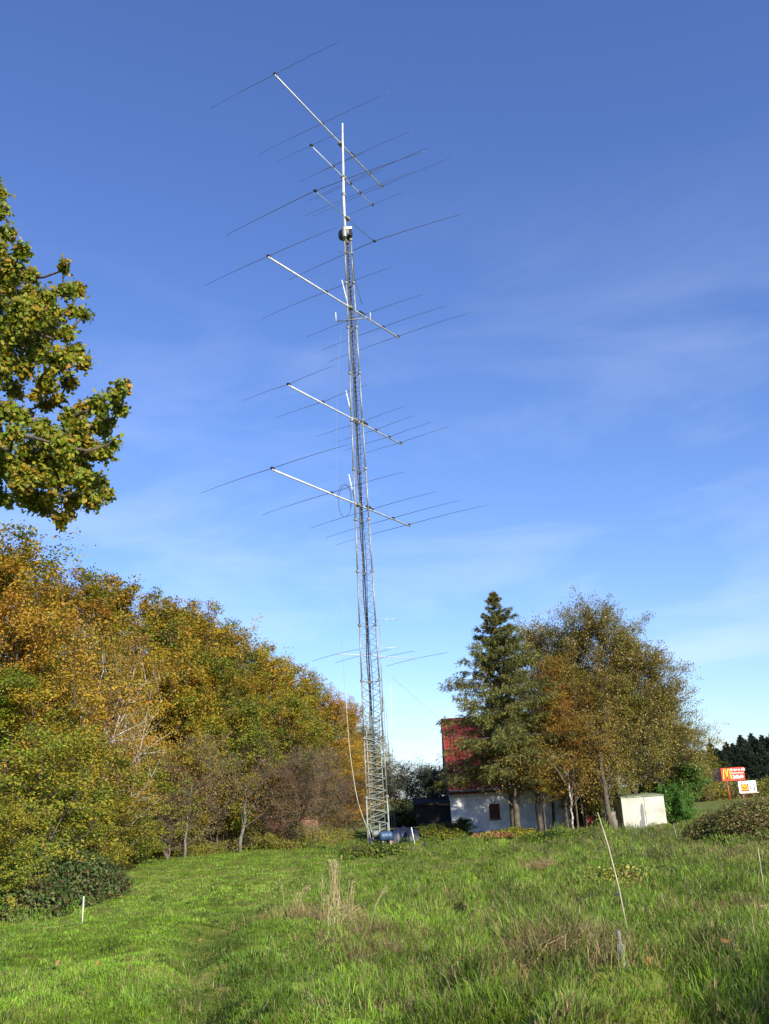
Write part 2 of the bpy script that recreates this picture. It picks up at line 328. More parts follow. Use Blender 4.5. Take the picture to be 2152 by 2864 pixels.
def palette(P, rg, cols, scale=.5, jit=.3, pj=.2):
    """mix of leaf colours, drifting in clumps"""
    n = len(P); k = len(cols); cols = np.array(cols, float); o = rg.random(3) * 50
    q = (np.sin(P[:, 0] * scale + o[0]) + np.sin(P[:, 1] * scale * 1.1 + o[1]) + np.sin(P[:, 2] * scale * 1.4 + o[2]) + np.sin((P[:, 0] + P[:, 2]) * scale * 2.3 + o[0])) / 8 + .5
    q = np.clip(q + rg.normal(0, pj, n), 0, .999) * k; c = cols[q.astype(int)]
    return c * (1 - jit + 2 * jit * rg.random((n, 1)))
def polytrunk(H, r, rg, wob=.02, lean=(0, 0), K=9):
    z = np.linspace(-.25, H, K); w_ = np.cumsum(rg.normal(0, wob * H / K * 2, (K, 2)), 0); w_[0] = 0
    return np.column_stack([w_[:, 0] + lean[0] * z / H, w_[:, 1] + lean[1] * z / H, z]), r * (1 - .93 * np.linspace(0, 1, K) ** 1.1)
def children(P, D, Ln, k, rg, ratio, spread, up=0., smin=.2, flat=1.):
    n = len(P); s = smin + (1 - smin) * rg.random((n, k)); p = P[:, None] + D[:, None] * (Ln[:, None] * s)[..., None]
    r_ = rg.normal(size=(n, k, 3)); r_[..., 2] *= flat; r_ -= (r_ * D[:, None]).sum(-1, keepdims=True) * D[:, None]
    d = unit(D[:, None] + unit(r_) * spread + np.array([0, 0, up])); l = Ln[:, None] * ratio * (1.25 - s * .8) * (.7 + .6 * rg.random((n, k)))
    return p.reshape(-1, 3), d.reshape(-1, 3), l.ravel()
def make_tree(name, seed, H, R, cols, base=.06, n1=46, n2=7, n3=5, nl=22, size=.18, top=.9, low=15, high=65, peak=.35, droop=0., flat=.5, bark='bark', wob=.02, tr=None,
              sig=.22, cmat='leaf', jit=.3, white=0, cscale=.5, stems=1, rr=None, asp=.62, lsub=.42, dome=0., pj=.12):
    rg = np.random.default_rng(seed); S0 = []; S1 = []; A0 = []; A1 = []; LP = []; LD = []; LL = []
    for st in range(stems):
        ln = (0, 0) if stems == 1 else tuple(rg.normal(0, R * .35, 2)); Hs = H if st == 0 else H * rg.uniform(.75, .98)
        tp, tr_ = polytrunk(Hs * top, (tr or H * .013) / (1 if stems == 1 else 1.4), rg, wob, ln)
        S0.append(tp[:-1]); S1.append(tp[1:]); A0.append(tr_[:-1]); A1.append(tr_[1:])
        m = n1 // stems; t = base + (1 - base) * ((np.arange(m) + .5) / m) ** .85
        zi = t * Hs * top * (.97 if stems == 1 else 1); pos = np.stack([np.interp(zi, tp[:, 2], tp[:, k]) for k in range(3)], -1)
        az = np.arange(m) * 2.399 + rg.normal(0, .4, m) + st; env = np.where(t < peak, .62 + .38 * (t / peak), np.sqrt(np.clip(1 - ((t - peak) / (1.02 - peak)) ** 2, .02, 1)))
        el = np.radians(low + (high - low) * t + rg.normal(0, 8, m)); Lb = R * env * rg.uniform(.78, 1.12, m) * (1 if stems == 1 else .8)
        top_l = (1 - top) * Hs; Lb = np.maximum(Lb, top_l * .9)
        d = np.stack([np.cos(el) * np.cos(az), np.cos(el) * np.sin(az), np.sin(el)], -1)
        p = pos; seg = Lb / 3; rad = np.interp(zi, tp[:, 2], tr_) * .55
        for q in range(3):
            S0.append(p); p2 = p + d * seg[:, None]; S1.append(p2); A0.append(rad * (1 - q * .3)); A1.append(rad * (1 - (q + 1) * .3))
            LP.append(p); LD.append(d); LL.append(seg * (1.0 + .2 * q)); p = p2
            d = unit(d + np.array([0, 0, .12 - droop]) + rg.normal(0, .12, d.shape))
    P = np.concatenate(LP); D = np.concatenate(LD); Ln = np.concatenate(LL)
    Lsub = np.maximum(Ln * 3 * lsub, .4); k2 = max(1, n2 // 3)
    p1, d1, l1 = children(P, D, Ln, k2, rg, 1, .9, .12 - droop, .1, flat); l1 = np.repeat(Lsub, k2) * rg.uniform(.6, 1.25, len(l1))
    S0.append(p1); S1.append(p1 + d1 * l1[:, None]); a = np.clip(l1 * .011, .008, .05); A0.append(a); A1.append(a * .4)
    p2, d2, l2 = children(p1, d1, l1, n3, rg, .5, .8, -droop * .8, .25, flat)
    if n3 and rr is not None: S0.append(p2); S1.append(p2 + d2 * l2[:, None]); A0.append(np.full(len(p2), rr)); A1.append(np.full(len(p2), rr * .5))
    P0 = np.concatenate(S0); P1 = np.concatenate(S1); R0 = np.concatenate(A0); R1 = np.concatenate(A1)
    q = p2 + d2 * l2[:, None] * .6; zs = H / np.percentile(q[:, 2], 99.6); rs = R / np.percentile(np.hypot(q[:, 0], q[:, 1]), 96)
    S_ = np.array([rs, rs, zs]); P0 = P0 * S_; P1 = P1 * S_; p2 = p2 * S_; d2 = d2 * S_
    kp = (P1[:, 2] < H * 1.01) & (np.hypot(P1[:, 0], P1[:, 1]) < R * 1.15)
    if dome:
        def inside(q, f=1.):
            up_ = np.clip((q[:, 2] - H * dome) / (H - H * dome), 0, 1); lim = R * np.sqrt(np.clip(1 - up_ ** 2, 0, 1)) * (.92 + .24 * (np.sin(q[:, 0] * 1.3 + seed) + np.sin(q[:, 1] * 1.5) + np.sin(q[:, 2] * 1.7)) / 3) + .25
            return np.hypot(q[:, 0], q[:, 1]) < lim * f
        k2_ = inside(p2 + d2 * l2[:, None] * .6); p2, d2, l2 = p2[k2_], d2[k2_], l2[k2_]; kp &= inside(P1, .97) | (R0 > H * .004)
    P0, P1, R0, R1 = P0[kp], P1[kp], R0[kp], R1[kp]
    mt = tubes(name + '_trunk', P0, P1, R0, R1, M[bark], 5)
    mc = None
    if nl:
        n = len(p2); u = rg.random((n, nl)); q = p2[:, None] + d2[:, None] * (l2[:, None] * (u * 1.15))[..., None]; g = np.clip(rg.normal(0, sig, (n, nl, 3)), -1.6 * sig, 1.6 * sig); g[..., 2] *= .5
        q = (q + g).reshape(-1, 3); N = rg.normal(size=q.shape) * np.array([.8, .8, .5]) + np.array([0, 0, .7])
        # crown leaves turn outwards a little
        q = q[q[:, 2] > .1]; N = N[:len(q)]; N = N + unit(q - np.array([0, 0, H * .4])) * .5
        V, f, c = leaves(q, N, size, rg, palette(q, rg, cols, cscale, jit, pj), asp); mc = npmesh(name + '_crown', V, f, M[cmat], c)
    return dict(trunk=mt, crown=mc, H=H, R=R)
OCH = (.33, .195, .016); RUST = (.30, .135, .014); OLV = (.225, .19, .015); GRN = (.13, .17, .014); YEL = (.34, .21, .025); BRN = (.15, .085, .028); DGR = (.03, .055, .012); GREY = (.16, .13, .07)
T = {}
T['beech0'] = make_tree('beech', 1, 18, 6.2, [RUST, OCH, OLV, OLV, OCH, GRN, GRN], n1=60, dome=.5, n3=4, nl=34, sig=.26, cscale=.9, pj=.065, jit=.22) 
T['beech1'] = make_tree('beech', 2, 18, 6.2, [RUST, RUST, OCH, OLV, OCH, OLV, GRN], n1=60, dome=.5, n3=4, nl=34, sig=.26, cscale=.9, pj=.065, jit=.22) 
T['beech2'] = make_tree('beech', 3, 18, 6.2, [GRN, (.09, .13, .014), GRN, OLV, OCH, OLV, GRN], n1=60, dome=.5, n3=4, nl=34, sig=.26, cscale=.9, pj=.065, jit=.22) 
T['amber'] = make_tree('amber', 4, 14, 5.5, [RUST, OCH, YEL, OCH, OLV], n1=52, size=.15, dome=.5, n3=4, nl=30, sig=.24, cscale=.9, pj=.07, jit=.22)
T['mid'] = make_tree('mid', 5, 10, 4.2, [GRN, OLV, GRN, OLV, OCH], n1=40, size=.13, nl=24, base=.02, peak=.3, stems=2, dome=.5, cscale=.9, pj=.08)
T['olive'] = make_tree('olive', 6, 7, 3.6, [OLV, GRN, OLV, (.19, .17, .04), GRN], n1=42, size=.11, nl=20, base=.0, peak=.35, stems=3, sig=.18, dome=.45, pj=.08)
T['goldbirch'] = make_tree('goldbirch', 7, 14, 5, [(.30, .17, .03), YEL, (.24, .15, .04), OCH, OLV], n1=40, size=.10, nl=18, base=.1, high=72, low=40, droop=.12, bark='birch', stems=3, tr=.17, sig=.2)
T['sparse'] = make_tree('sparse', 8, 12, 4.2, [(.24, .18, .035), (.27, .18, .035), OLV, (.25, .155, .035), (.18, .16, .035)], n1=50, size=.125, nl=15, n3=6, base=.22, peak=.3, droop=.12, bark='bark', rr=.007, sig=.24, tr=.14, jit=.45, high=60, cmat='glint', pj=.25)
T['sparse2'] = make_tree('sparse2', 9, 12, 4.2, [(.19, .19, .025), OLV, (.26, .20, .035), (.14, .16, .025), (.20, .175, .03)], n1=50, size=.125, nl=15, n3=6, base=.24, peak=.3, droop=.14, bark='bark', rr=.007, sig=.24, tr=.13, jit=.45, high=62, cmat='glint', pj=.25)
T['weep'] = make_tree('weep', 10, 9, 3.6, [(.17, .13, .06), (.2, .15, .06), OLV, GREY], n1=36, size=.09, nl=26, n3=6, base=.2, peak=.4, droop=.55, bark='bark', rr=.007, sig=.2, tr=.09, high=70, low=40, jit=.4)
T['copper'] = make_tree('copper', 11, 9, 2.6, [(.22, .10, .02), (.24, .14, .02), OLV, RUST, OLV, GRN], n1=34, size=.10, nl=12, base=.32, droop=.05, sig=.2, tr=.09)
T['bare'] = make_tree('bare', 12, 7, 3.4, [(.2, .12, .05), (.16, .12, .05), OLV], n1=36, n2=12, n3=6, nl=3, size=.09, base=.04, peak=.5, high=60, low=35, bark='twig', stems=4, rr=.008, tr=.10, wob=.05)
T['bare_olive'] = make_tree('bare_olive', 14, 7, 3.2, [OLV, (.2, .17, .05), BRN], n1=44, n2=12, n3=7, nl=5, size=.09, base=.04, peak=.5, high=60, low=35, bark='twig', stems=3, rr=.008, tr=.09, wob=.05)
T['orchard'] = make_tree('orchard', 15, 5, 3.2, [DGR, (.03, .04, .02), (.05, .06, .03)], n1=30, n2=9, n3=6, nl=4, size=.10, base=.25, peak=.5, high=70, low=30, bark='darkbark' if 'darkbark' in M else 'bark', stems=2, rr=.011, tr=.12, wob=.06)
T['bush'] = make_tree('bush', 16, 2.6, 1.9, [(.07, .15, .02), (.09, .18, .025), GRN], n1=34, n2=6, size=.10, nl=16, base=0, peak=.4, stems=3, sig=.15, tr=.04)
T['darkbush'] = make_tree('darkbush', 17, 2.6, 1.9, [DGR, GRN, (.06, .05, .02)], n1=34, n2=6, size=.10, nl=16, base=0, peak=.4, stems=3, sig=.15, tr=.04)

def place(kind, px, py, Y, hw, label, name='tree', cat='tree', group=None, sink=0., rz=None, leanpx=0, height=None):
    """tree whose top stands on the line of sight (px,py) at depth Y"""
    t = T[kind]; top = at(px, py, Y); g = G(top.x, Y) - sink; H = (top.z - g) if height is None else height
    r = rnd.random() * 6.28 if rz is None else rz
    o = thing(name, label, cat, (top.x, Y, g), r, group); s = hw / t['R']
    for nm, me in (('trunk', t['trunk']), ('crown', t['crown'])):
        if me is None: continue
        c = link(nm, me, o); c.scale = (s, s, H / (t['H'] * 1.0))
    return o

# the beech wood on the left, from near to far
W = 'broadleaf trees along the wood edge'
for k, px, py, Y, hw, lab in [
    ('beech1', 15, 1480, 40, 5.5, 'rust and green tree at the left edge, rising above all others of the wood'),
    ('beech1', 160, 1590, 54, 5.0, 'brown topped tree just right of the tallest tree of the wood edge'),
    ('beech0', 300, 1595, 60, 6.2, 'broad olive and rust tree whose rounded top is the second hump of the wood'),
    ('beech0', 440, 1655, 66, 5.6, 'olive brown tree in the middle of the high part of the wood'),
    ('beech1', 545, 1680, 73, 5.6, 'rusty tree with a spiky top halfway down the wood skyline'),
    ('beech2', 640, 1735, 79, 5.8, 'greenish tree on the falling wood skyline, above the small dark spruce'),
    ('beech1', 730, 1795, 88, 5.8, 'rust tinted tree on the falling skyline right of the small dark spruce'),
    ('beech0', 800, 1850, 98, 5.4, 'olive tree low on the wood skyline, left of the hanging rope'),
    ('beech2', 865, 1895, 108, 5.6, 'dark topped tree on the lower skyline of the wood'),
    ('amber', 915, 1925, 108, 4.6, 'orange brown tree close to the left of the hanging rope'),
    ('amber', 975, 1950, 118, 3.6, 'tree whose twigs stick out behind the top of the thick rope'),
    ('amber', 985, 2060, 112, 4.0, 'amber tree seen between the rope and the lattice tower'),
    ('beech2', 1010, 2030, 150, 6.0, 'dark green tree behind the lattice tower at the end of the wood'),
    ('beech0', 1045, 2110, 190, 6.0, 'distant tree at the end of the wood, behind the right tower leg')]:
    place(k, px, py, Y, hw, lab, 'beech_tree' if 'beech' in k else 'amber_tree', 'tree', W)
for k, px, py, Y, hw, lab in [
    ('amber', 60, 1640, 37, 4.0, 'bright ochre tree at the left edge below the tallest tree'),
    ('amber', 120, 1830, 40, 3.5, 'yellow ochre tree left of the golden birch'),
    ('beech2', 20, 1860, 34, 3.6, 'dark green and ochre tree low at the left edge'),
    ('beech1', 430, 1800, 60, 4.6, 'ochre tree right behind the golden birch crown'),
    ('beech2', 560, 1810, 64, 4.6, 'green tree in the lower front of the wood, left of the spruce'),
    ('mid', 640, 1900, 62, 4.0, 'olive green tree below the middle of the skyline beside the spruce'),
    ('beech0', 700, 1880, 72, 4.6, 'olive tree directly behind the small dark spruce'),
    ('mid', 790, 1930, 70, 4.2, 'green tree right of the spruce above the bare shrubs'),
    ('beech0', 850, 1990, 82, 4.8, 'olive tree above the brown bare shrubs near the rope'),
    ('amber', 925, 2050, 84, 3.8, 'orange tree just left of the lower rope'),
    ('amber', 985, 2160, 86, 3.2, 'yellow orange tree low behind the rope beside the tower')]:
    place(k, px, py, Y, hw, lab, 'autumn_tree', 'tree', W)
place('goldbirch', 245, 1720, 44, 3.6, 'golden birch with white stems in front of the wood', 'birch_tree')
place('goldbirch', 345, 1790, 46, 2.6, 'smaller golden birch leaning out to the right of the white stemmed birch', 'birch_tree', rz=1.)
# spruce tip in the wood
def make_conifer(name, seed, H, R, cols, mat_='needle', size=.2, whorls=30, per=9, droop=.25, hang=.0, base=.03, nl=14, tr=None, ragged=.2, up=0., bark='bark', sp=.5, kk=5, sub=.75):
    rg = np.random.default_rng(seed); m = whorls * per; t = base + (1 - base) * np.sort(rg.random(m)) ** .95
    Lb = R * (1 - t) ** .85 * rg.uniform(1 - ragged * 1.6, 1 + ragged, m) + .12; az = np.arange(m) * 2.399 + rg.normal(0, .3, m)
    p = np.stack([t * 0, t * 0, t * H * .98], -1); el = np.radians(-8 + 50 * t ** 1.5 + rg.normal(0, 7, m)); d = np.stack([np.cos(el) * np.cos(az), np.cos(el) * np.sin(az), np.sin(el)], -1)
    S0 = [np.array([[0, 0, -.2]])]; S1 = [np.array([[0, 0, H]])]; A0 = [np.array([tr or H * .012])]; A1 = [np.array([.012])]; LP = []; LD = []; LL = []
    for q in range(3):
        p2 = p + d * (Lb / 3)[:, None]; S0.append(p); S1.append(p2); A0.append(Lb * .009 * (1 - .3 * q) + .005); A1.append(Lb * .009 * (.7 - .3 * q) + .004)
        LP.append(p); LD.append(d); LL.append(Lb / 3); p = p2; d = unit(d + np.array([0, 0, (-droop, up, up)[q]]))
    P = np.concatenate(LP); D = np.concatenate(LD); Ln = np.concatenate(LL)
    k = kk; p1, d1, l1 = children(P, D, Ln, k, rg, 1, .9, -hang * .5, .0, .25); l1 = np.repeat(np.maximum(Ln * sub, .07), k) * rg.uniform(.5, 1.2, len(p1))
    rs = R / np.percentile(np.hypot(p[:, 0], p[:, 1]), 93); S_ = np.array([rs, rs, 1.]); p1 = p1 * S_; d1 = d1 * S_
    for L2 in (S0, S1):
        for q in range(1, len(L2)): L2[q] = L2[q] * S_
    S0.append(p1); S1.append(p1 + d1 * l1[:, None]); A0.append(np.full(len(p1), .006)); A1.append(np.full(len(p1), .003))
    n = len(p1); u = rg.random((n, nl)); q = p1[:, None] + d1[:, None] * (l1[:, None] * u)[..., None]
    q[..., 2] -= hang * rg.random((n, nl)) ** 1.5 * 1.0 * np.minimum(.1 + l1[:, None], 1); q = q.reshape(-1, 3) + rg.normal(0, .03, (n * nl, 3))
    dirs = np.repeat(d1, nl, 0) * .6 + rg.normal(0, sp, (n * nl, 3)) + np.array([0, 0, -hang]); dirs = unit(dirs); b = unit(np.cross(dirs, rg.normal(size=dirs.shape)))
    s = (size * rg.uniform(.6, 1.3, n * nl) * np.clip(np.repeat(l1, nl) * 2 + .35, .4, 1))[:, None]; V = np.stack([q - b * s * .12, q + b * s * .12, q + dirs * s], 1).reshape(-1, 3)
    c = np.repeat(palette(q, rg, cols, .9, .35), 3, 0)
    return dict(trunk=tubes(name + '_trunk', np.concatenate(S0), np.concatenate(S1), np.concatenate(A0), np.concatenate(A1), M[bark], 5),
                crown=npmesh(name + '_crown', V, [np.arange(len(V)).reshape(-1, 3)], M[mat_], c), H=H, R=R)
T['spruce'] = make_conifer('spruce', 21, 9, 2.0, [(.012, .03, .018), (.02, .045, .025)], whorls=26, per=9)
T['larch'] = make_conifer('larch', 22, 15, 4.2, [(.11, .12, .022), (.15, .145, .025), (.08, .095, .02), (.17, .135, .03)], size=.19, whorls=30, per=7, droop=.22, hang=.5, base=.21, nl=28, tr=.2, ragged=.32, up=.24, sp=.4, kk=7, sub=.62)
T['pine'] = make_conifer('pine', 24, 10, 2.6, [(.025, .04, .026), (.035, .05, .025), (.02, .033, .026)], size=.42, whorls=30, per=8, droop=.0, up=.25, nl=12, sp=.45, ragged=.3)
place('spruce', 714, 1985, 66, 1.5, 'small dark spruce standing among the autumn trees of the wood', 'spruce_tree', 'tree')

# shrubs at the foot of the wood
for k, px, py, Y, hw, lab in [
    ('olive', 60, 2000, 30, 3.2, 'olive and yellow shrub at the left edge above the bramble thicket'),
    ('olive', 250, 2040, 43, 3.4, 'tall olive shrub below the golden birch'),
    ('olive', 360, 2090, 50, 3.4, 'wide olive shrub right of the one below the golden birch'),
    ('olive', 170, 2150, 33, 2.3, 'grey green shrub behind the bramble thicket'),
    ('olive', 280, 2200, 44, 2.3, 'low yellow dotted shrub at the grass edge beside the brambles'),
    ('mid', 440, 2080, 57, 3.2, 'dark green shrub between the olive shrubs and the bare bushes'),
    ('darkbush', 330, 2290, 47, 1.6, 'low dark shrub at the grass edge below the olive shrubs'),
    ('olive', 30, 2200, 25, 1.9, 'light green shrub hanging over the bramble thicket at the left edge')]:
    place(k, px, py, Y, hw, lab, 'shrub', 'shrub', 'shrubs at the foot of the wood')
for k, px, py, Y, hw, lab in [
    ('bare_olive', 520, 2060, 57, 2.6, 'thin sapling bush with a slanting stem at the grass edge'),
    ('bare', 600, 2090, 60, 2.7, 'brown bare bush left of the pale forked trunk'),
    ('bare', 690, 2030, 64, 3.1, 'grey brown bare bush with a pale forked trunk'),
    ('bare_olive', 815, 2090, 59.5, 2.5, 'bare bush with yellow leaves low on its stems in front of the ruined brick hut'),
    ('bare', 880, 2080, 66, 3.0, 'wide brown bare bush between the ruined hut and the rope'),
    ('bare', 950, 2170, 67, 2.4, 'low brown bare bush left of the tower foot'),
    ('bare', 470, 2190, 55, 2.2, 'leafless brown bush right of the olive shrubs')]:
    place(k, px, py, Y, hw, lab, 'bare_bush', 'bush', 'bare bushes along the meadow edge', rz=.3)

def leafblob(name, centers, radii, n, cols, size, seed, m, zmin=True, shell=.5, lobes=False, cscale=1.5, squash=None):
    rg = np.random.default_rng(seed); C = np.array(centers, float); R = np.array(radii, float); w_ = R[:, 0] * R[:, 1] + R[:, 0] * R[:, 2]; w_ /= w_.sum()
    i = rg.choice(len(C), n, p=w_); v = unit(rg.normal(size=(n, 3))); v[:, 2] = np.abs(v[:, 2]) if zmin else v[:, 2]; r = (shell + (1 - shell) * rg.random(n) ** .5) * (1 + rg.normal(0, .06, n))
    q = C[i] + v * R[i] * r[:, None]; N = v + rg.normal(0, .6, (n, 3)) + np.array([0, 0, .3])
    V, f, c = leaves(q, N, size, rg, palette(q, rg, cols, cscale, .35), .7, lobes); return npmesh(name, V, f, m, c)
# undergrowth band along the wood edge and the filling of the wood behind it
def strip(pts, hmax, dens, rg):
    P = []
    for (x0, y0), (x1, y1) in zip(pts[:-1], pts[1:]):
        n = int(math.hypot(x1 - x0, y1 - y0) * dens); u = rg.random(n); x = x0 + (x1 - x0) * u; y = y0 + (y1 - y0) * u
        off = rg.random(n); x = x - off * 3.0 + rg.normal(0, .25, n); y = y + off * 3.5
        h = hmax * (.35 + .65 * off) * (.35 + .9 * fbm(x, y, .9, 2)) * rg.random(n); P.append(np.stack([x, y, gz(x, y) + h], -1))
    return np.concatenate(P)
edge = [hit(px, py) for px, py in ((110, 2490), (250, 2420), (330, 2408), (440, 2398), (560, 2395), (700, 2376), (800, 2376), (900, 2365), (985, 2350))]
rg = np.random.default_rng(31); q = strip([(p.x, p.y) for p in edge], 1.7, 2300, rg)
V, f, c = leaves(q, rg.normal(size=q.shape) + np.array([0, 0, .5]), .11, rg, palette(q, rg, [BRN, OLV, GRN, GREY, OLV, (.19, .14, .07)], .6, .4), .4)
tag(link('undergrowth', npmesh('undergrowth', V, f, M['leaf'], c)), 'weedy undergrowth along the foot of the wood', 'undergrowth', kind='stuff')
n = 110000; u = rg.random(n); Y = 36 + 150 * u ** 1.2; x = -(.40 - .0) * Y * rg.random(n) ** .5 - 0
x = -(.02 * Y) - (.42 * Y) * rg.random(n); xe = np.interp(Y, [36, 50, 60, 75, 110, 190], [-14.5, -17, -13, -11, -7.5, -7]); x = np.minimum(x, xe - 2 - 4 * rg.random(n))
q = np.stack([x, Y + 3, rg.random(n) ** 1.2 * np.interp(Y, [36, 70, 190], [9, 11, 11])], -1)
V, f, c = leaves(q, rg.normal(size=q.shape), .42, rg, palette(q, rg, [OLV, GRN, DGR, OCH, OLV], .3, .3))
tag(link('wood_interior', npmesh('wood_interior', V, f, M['leaf'], c)), 'dense foliage inside the wood behind its front trees', 'woodland', kind='stuff')

# ------------------------------------------------------------------ near oak at the left edge
def build_oak():
    rg = np.random.default_rng(41); Y = 17.
    o = thing('oak_tree', 'near oak with yellowing green leaves reaching in from the left edge', 'tree', (-9.5, 17.3, G(-9.5, 17.3)))
    base = Vector(o.location)
    cl = [(-20, 520, 42), (-50, 600, 70), (5, 590, 28), (8, 545, 22), (-15, 700, 60), (20, 655, 32), (15, 800, 60), (90, 775, 30), (60, 870, 60), (10, 930, 60), (20, 1000, 55), (110, 980, 50), (100, 880, 50), (150, 885, 40), (190, 1000, 40), (130, 1130, 28), (20, 1150, 45), (0, 1250, 60), (60, 1310, 45), (130, 1280, 55), (180, 1250, 50), (230, 1250, 45), (170, 1340, 50), (220, 1300, 48), (70, 1350, 50), (100, 1400, 40), (62, 700, 32), (30, 760, 55), (-40, 860, 90), (75, 830, 50), (130, 835, 42), (183, 815, 30), (222, 808, 24), (180, 755, 9), (182, 735, 6), (205, 870, 22), (238, 878, 22),
          (60, 930, 75), (130, 920, 50), (185, 935, 30), (-20, 1030, 70), (160, 1010, 52), (215, 985, 32), (236, 1015, 26), (70, 1030, 45), (130, 1075, 42), (190, 1070, 32), (40, 1090, 36), (165, 1115, 18), (100, 1105, 22),
          (-50, 1180, 70), (345, 1085, 24), (318, 1105, 32), (335, 1145, 26), (280, 1130, 34), (235, 1145, 34), (195, 1170, 36), (225, 1200, 45), (290, 1190, 38), (70, 1165, 28), (40, 1210, 36), (110, 1195, 38), (150, 1230, 52), (80, 1260, 45),
          (260, 1260, 42), (300, 1270, 30), (320, 1238, 16), (190, 1300, 50), (110, 1330, 50), (30, 1310, 45), (-30, 1370, 55), (240, 1345, 46), (280, 1350, 32), (298, 1385, 24), (260, 1400, 36), (200, 1400, 38), (140, 1400, 32), (70, 1385, 38), (20, 1400, 22), (165, 1445, 14), (195, 1440, 16), (120, 1425, 20), (172, 1462, 8)]
    cl += [(-160, 560, 110), (-190, 760, 130), (-150, 950, 110), (-190, 1130, 120), (-150, 1300, 110), (-330, 700, 170), (-340, 950, 170), (-340, 1200, 160), (-300, 480, 140), (-500, 850, 190), (-500, 1100, 190)]
    P = []; VV = []; SZ = []; S0 = []; S1 = []; A0 = []; A1 = []
    tx = base.x; trunk_pts = [(tx, 17.3, base.z - .2), (tx - .1, 17.4, base.z + 3), (tx + .15, 17.2, base.z + 6), (tx + .1, 17.3, base.z + 9), (tx, 17.2, base.z + 12), (tx + .1, 17.3, base.z + 14)]
    tp = np.array(trunk_pts); tr_ = np.array([.36, .3, .24, .17, .1, .03])
    for k in range(5): S0.append(tp[k]); S1.append(tp[k + 1]); A0.append(tr_[k]); A1.append(tr_[k + 1])
    nodes = [tp[k] for k in range(2, 6)]; info = sorted([(math.hypot(px + 560, py - 1050), px, py, r) for px, py, r in cl])
    for _, px, py, r in info:
        yy = Y + rg.normal(0, .55) + (0 if px > -120 else rg.normal(0, 1.6)); c = np.array(at(px, py, yy)); R = r / 2700 * yy * .98
        A = np.array(nodes); dd = np.linalg.norm(A - c, axis=1) + .6 * np.clip(A[:, 2] - c[2], 0, 9) + .15 * np.clip(A[:, 0] - c[0], 0, 9) * 3; s = A[dd.argmin()]
        mid = (s + c) / 2 + rg.normal(0, .06, 3) + np.array([0, 0, -.1]); th = .018 + .012 * np.linalg.norm(c - s)
        S0 += [s, mid]; S1 += [mid, c]; A0 += [th * 1.5, th]; A1 += [th, th * .6]; nodes += [mid, c]
        nt = max(8, int(50 * (R / .25) ** 1.6)); v = unit(rg.normal(size=(nt, 3))) * R * rg.random((nt, 1)) ** .4
        for e in v: S0.append(c + e * .08); S1.append(c + e); A0.append(.008); A1.append(.003)
        m = 7 if px > -120 else 5; q = (c + v)[:, None] - (v * .5)[:, None] * rg.random((nt, m, 1)) + rg.normal(0, .055, (nt, m, 3)); q = q.reshape(-1, 3)
        VV.append(np.repeat(v, m, 0)); P.append(q); SZ.append(np.full(len(q), (.098 if px > -120 else .2)))
    P = np.concatenate(P); SZ = np.concatenate(SZ); N = rg.normal(size=P.shape) * .7 + unit(np.concatenate(VV)) * .9 + np.array([.25, -.4, .35])
    c = palette(P, rg, [(.17, .21, .014), (.20, .24, .016), (.26, .25, .018), (.14, .19, .014), (.32, .26, .018), (.36, .25, .018)], 1.6, .35)
    a = rg.random(len(P)) < .05; c[a] = np.array([.42, .22, .03]) * (.7 + .5 * rg.random((a.sum(), 1)))
    V, f, cc = leaves(P, N, 1., rg, c, .6, True); V = V.reshape(-1, 8, 3); V = P[:, None] + (V - P[:, None]) * SZ[:, None, None]
    o1 = link('crown', npmesh('oak_crown', V.reshape(-1, 3) - np.array(base), f, M['leaf_near'], cc), o)
    o2 = link('trunk', tubes('oak_trunk', np.array(S0) - np.array(base), np.array(S1) - np.array(base), A0, A1, M['bark'], 6), o)
build_oak()

# ------------------------------------------------------------------ house group trees
place('larch', 1378, 1648, 57.5, 4.2, 'tall dark larch with drooping branches in front of the red roof', 'larch_tree', 'tree', rz=.6)
place('sparse', 1660, 1672, 60.5, 3.0, 'tall brown topped birch rising highest in the right tree group', 'birch_tree', 'tree')
place('sparse2', 1610, 1700, 62.5, 3.0, 'greyish birch directly left of the highest brown topped birch', 'birch_tree', 'tree')
place('sparse2', 1745, 1735, 61, 3.3, 'loose leaved tree right of the brown topped birch', 'birch_tree', 'tree')
place('sparse', 1800, 1800, 60, 3.0, 'sparse tree with leaves glinting, above the cream concrete box', 'birch_tree', 'tree')
place('sparse2', 1850, 1910, 61, 2.8, 'lower sparse tree on the right flank of the tree group', 'birch_tree', 'tree')
place('weep', 1905, 2010, 63, 1.7, 'drooping birch at the right end of the tree group', 'birch_tree', 'tree')
place('sparse', 1490, 1735, 64, 3.2, 'pale olive tree behind the house between larch and birches', 'willow_tree', 'tree')
place('sparse2', 1560, 1780, 66, 2.6, 'olive tree behind the house left of the tall birches', 'willow_tree', 'tree')
place('copper', 1535, 1830, 58.5, 2.2, 'copper orange tree between the larch and the birches', 'beech_tree', 'tree')
place('copper', 1585, 2010, 56.5, 2.0, 'small amber tree hanging over the right end of the white house', 'beech_tree', 'tree')
place('copper', 1500, 2060, 57, 1.9, 'yellow leaved young tree in front of the middle of the white house', 'beech_tree', 'tree')
place('sparse', 1655, 1990, 58, 2.3, 'small sparse tree left of the dark leaning trunk near the cream concrete box', 'birch_tree', 'tree')
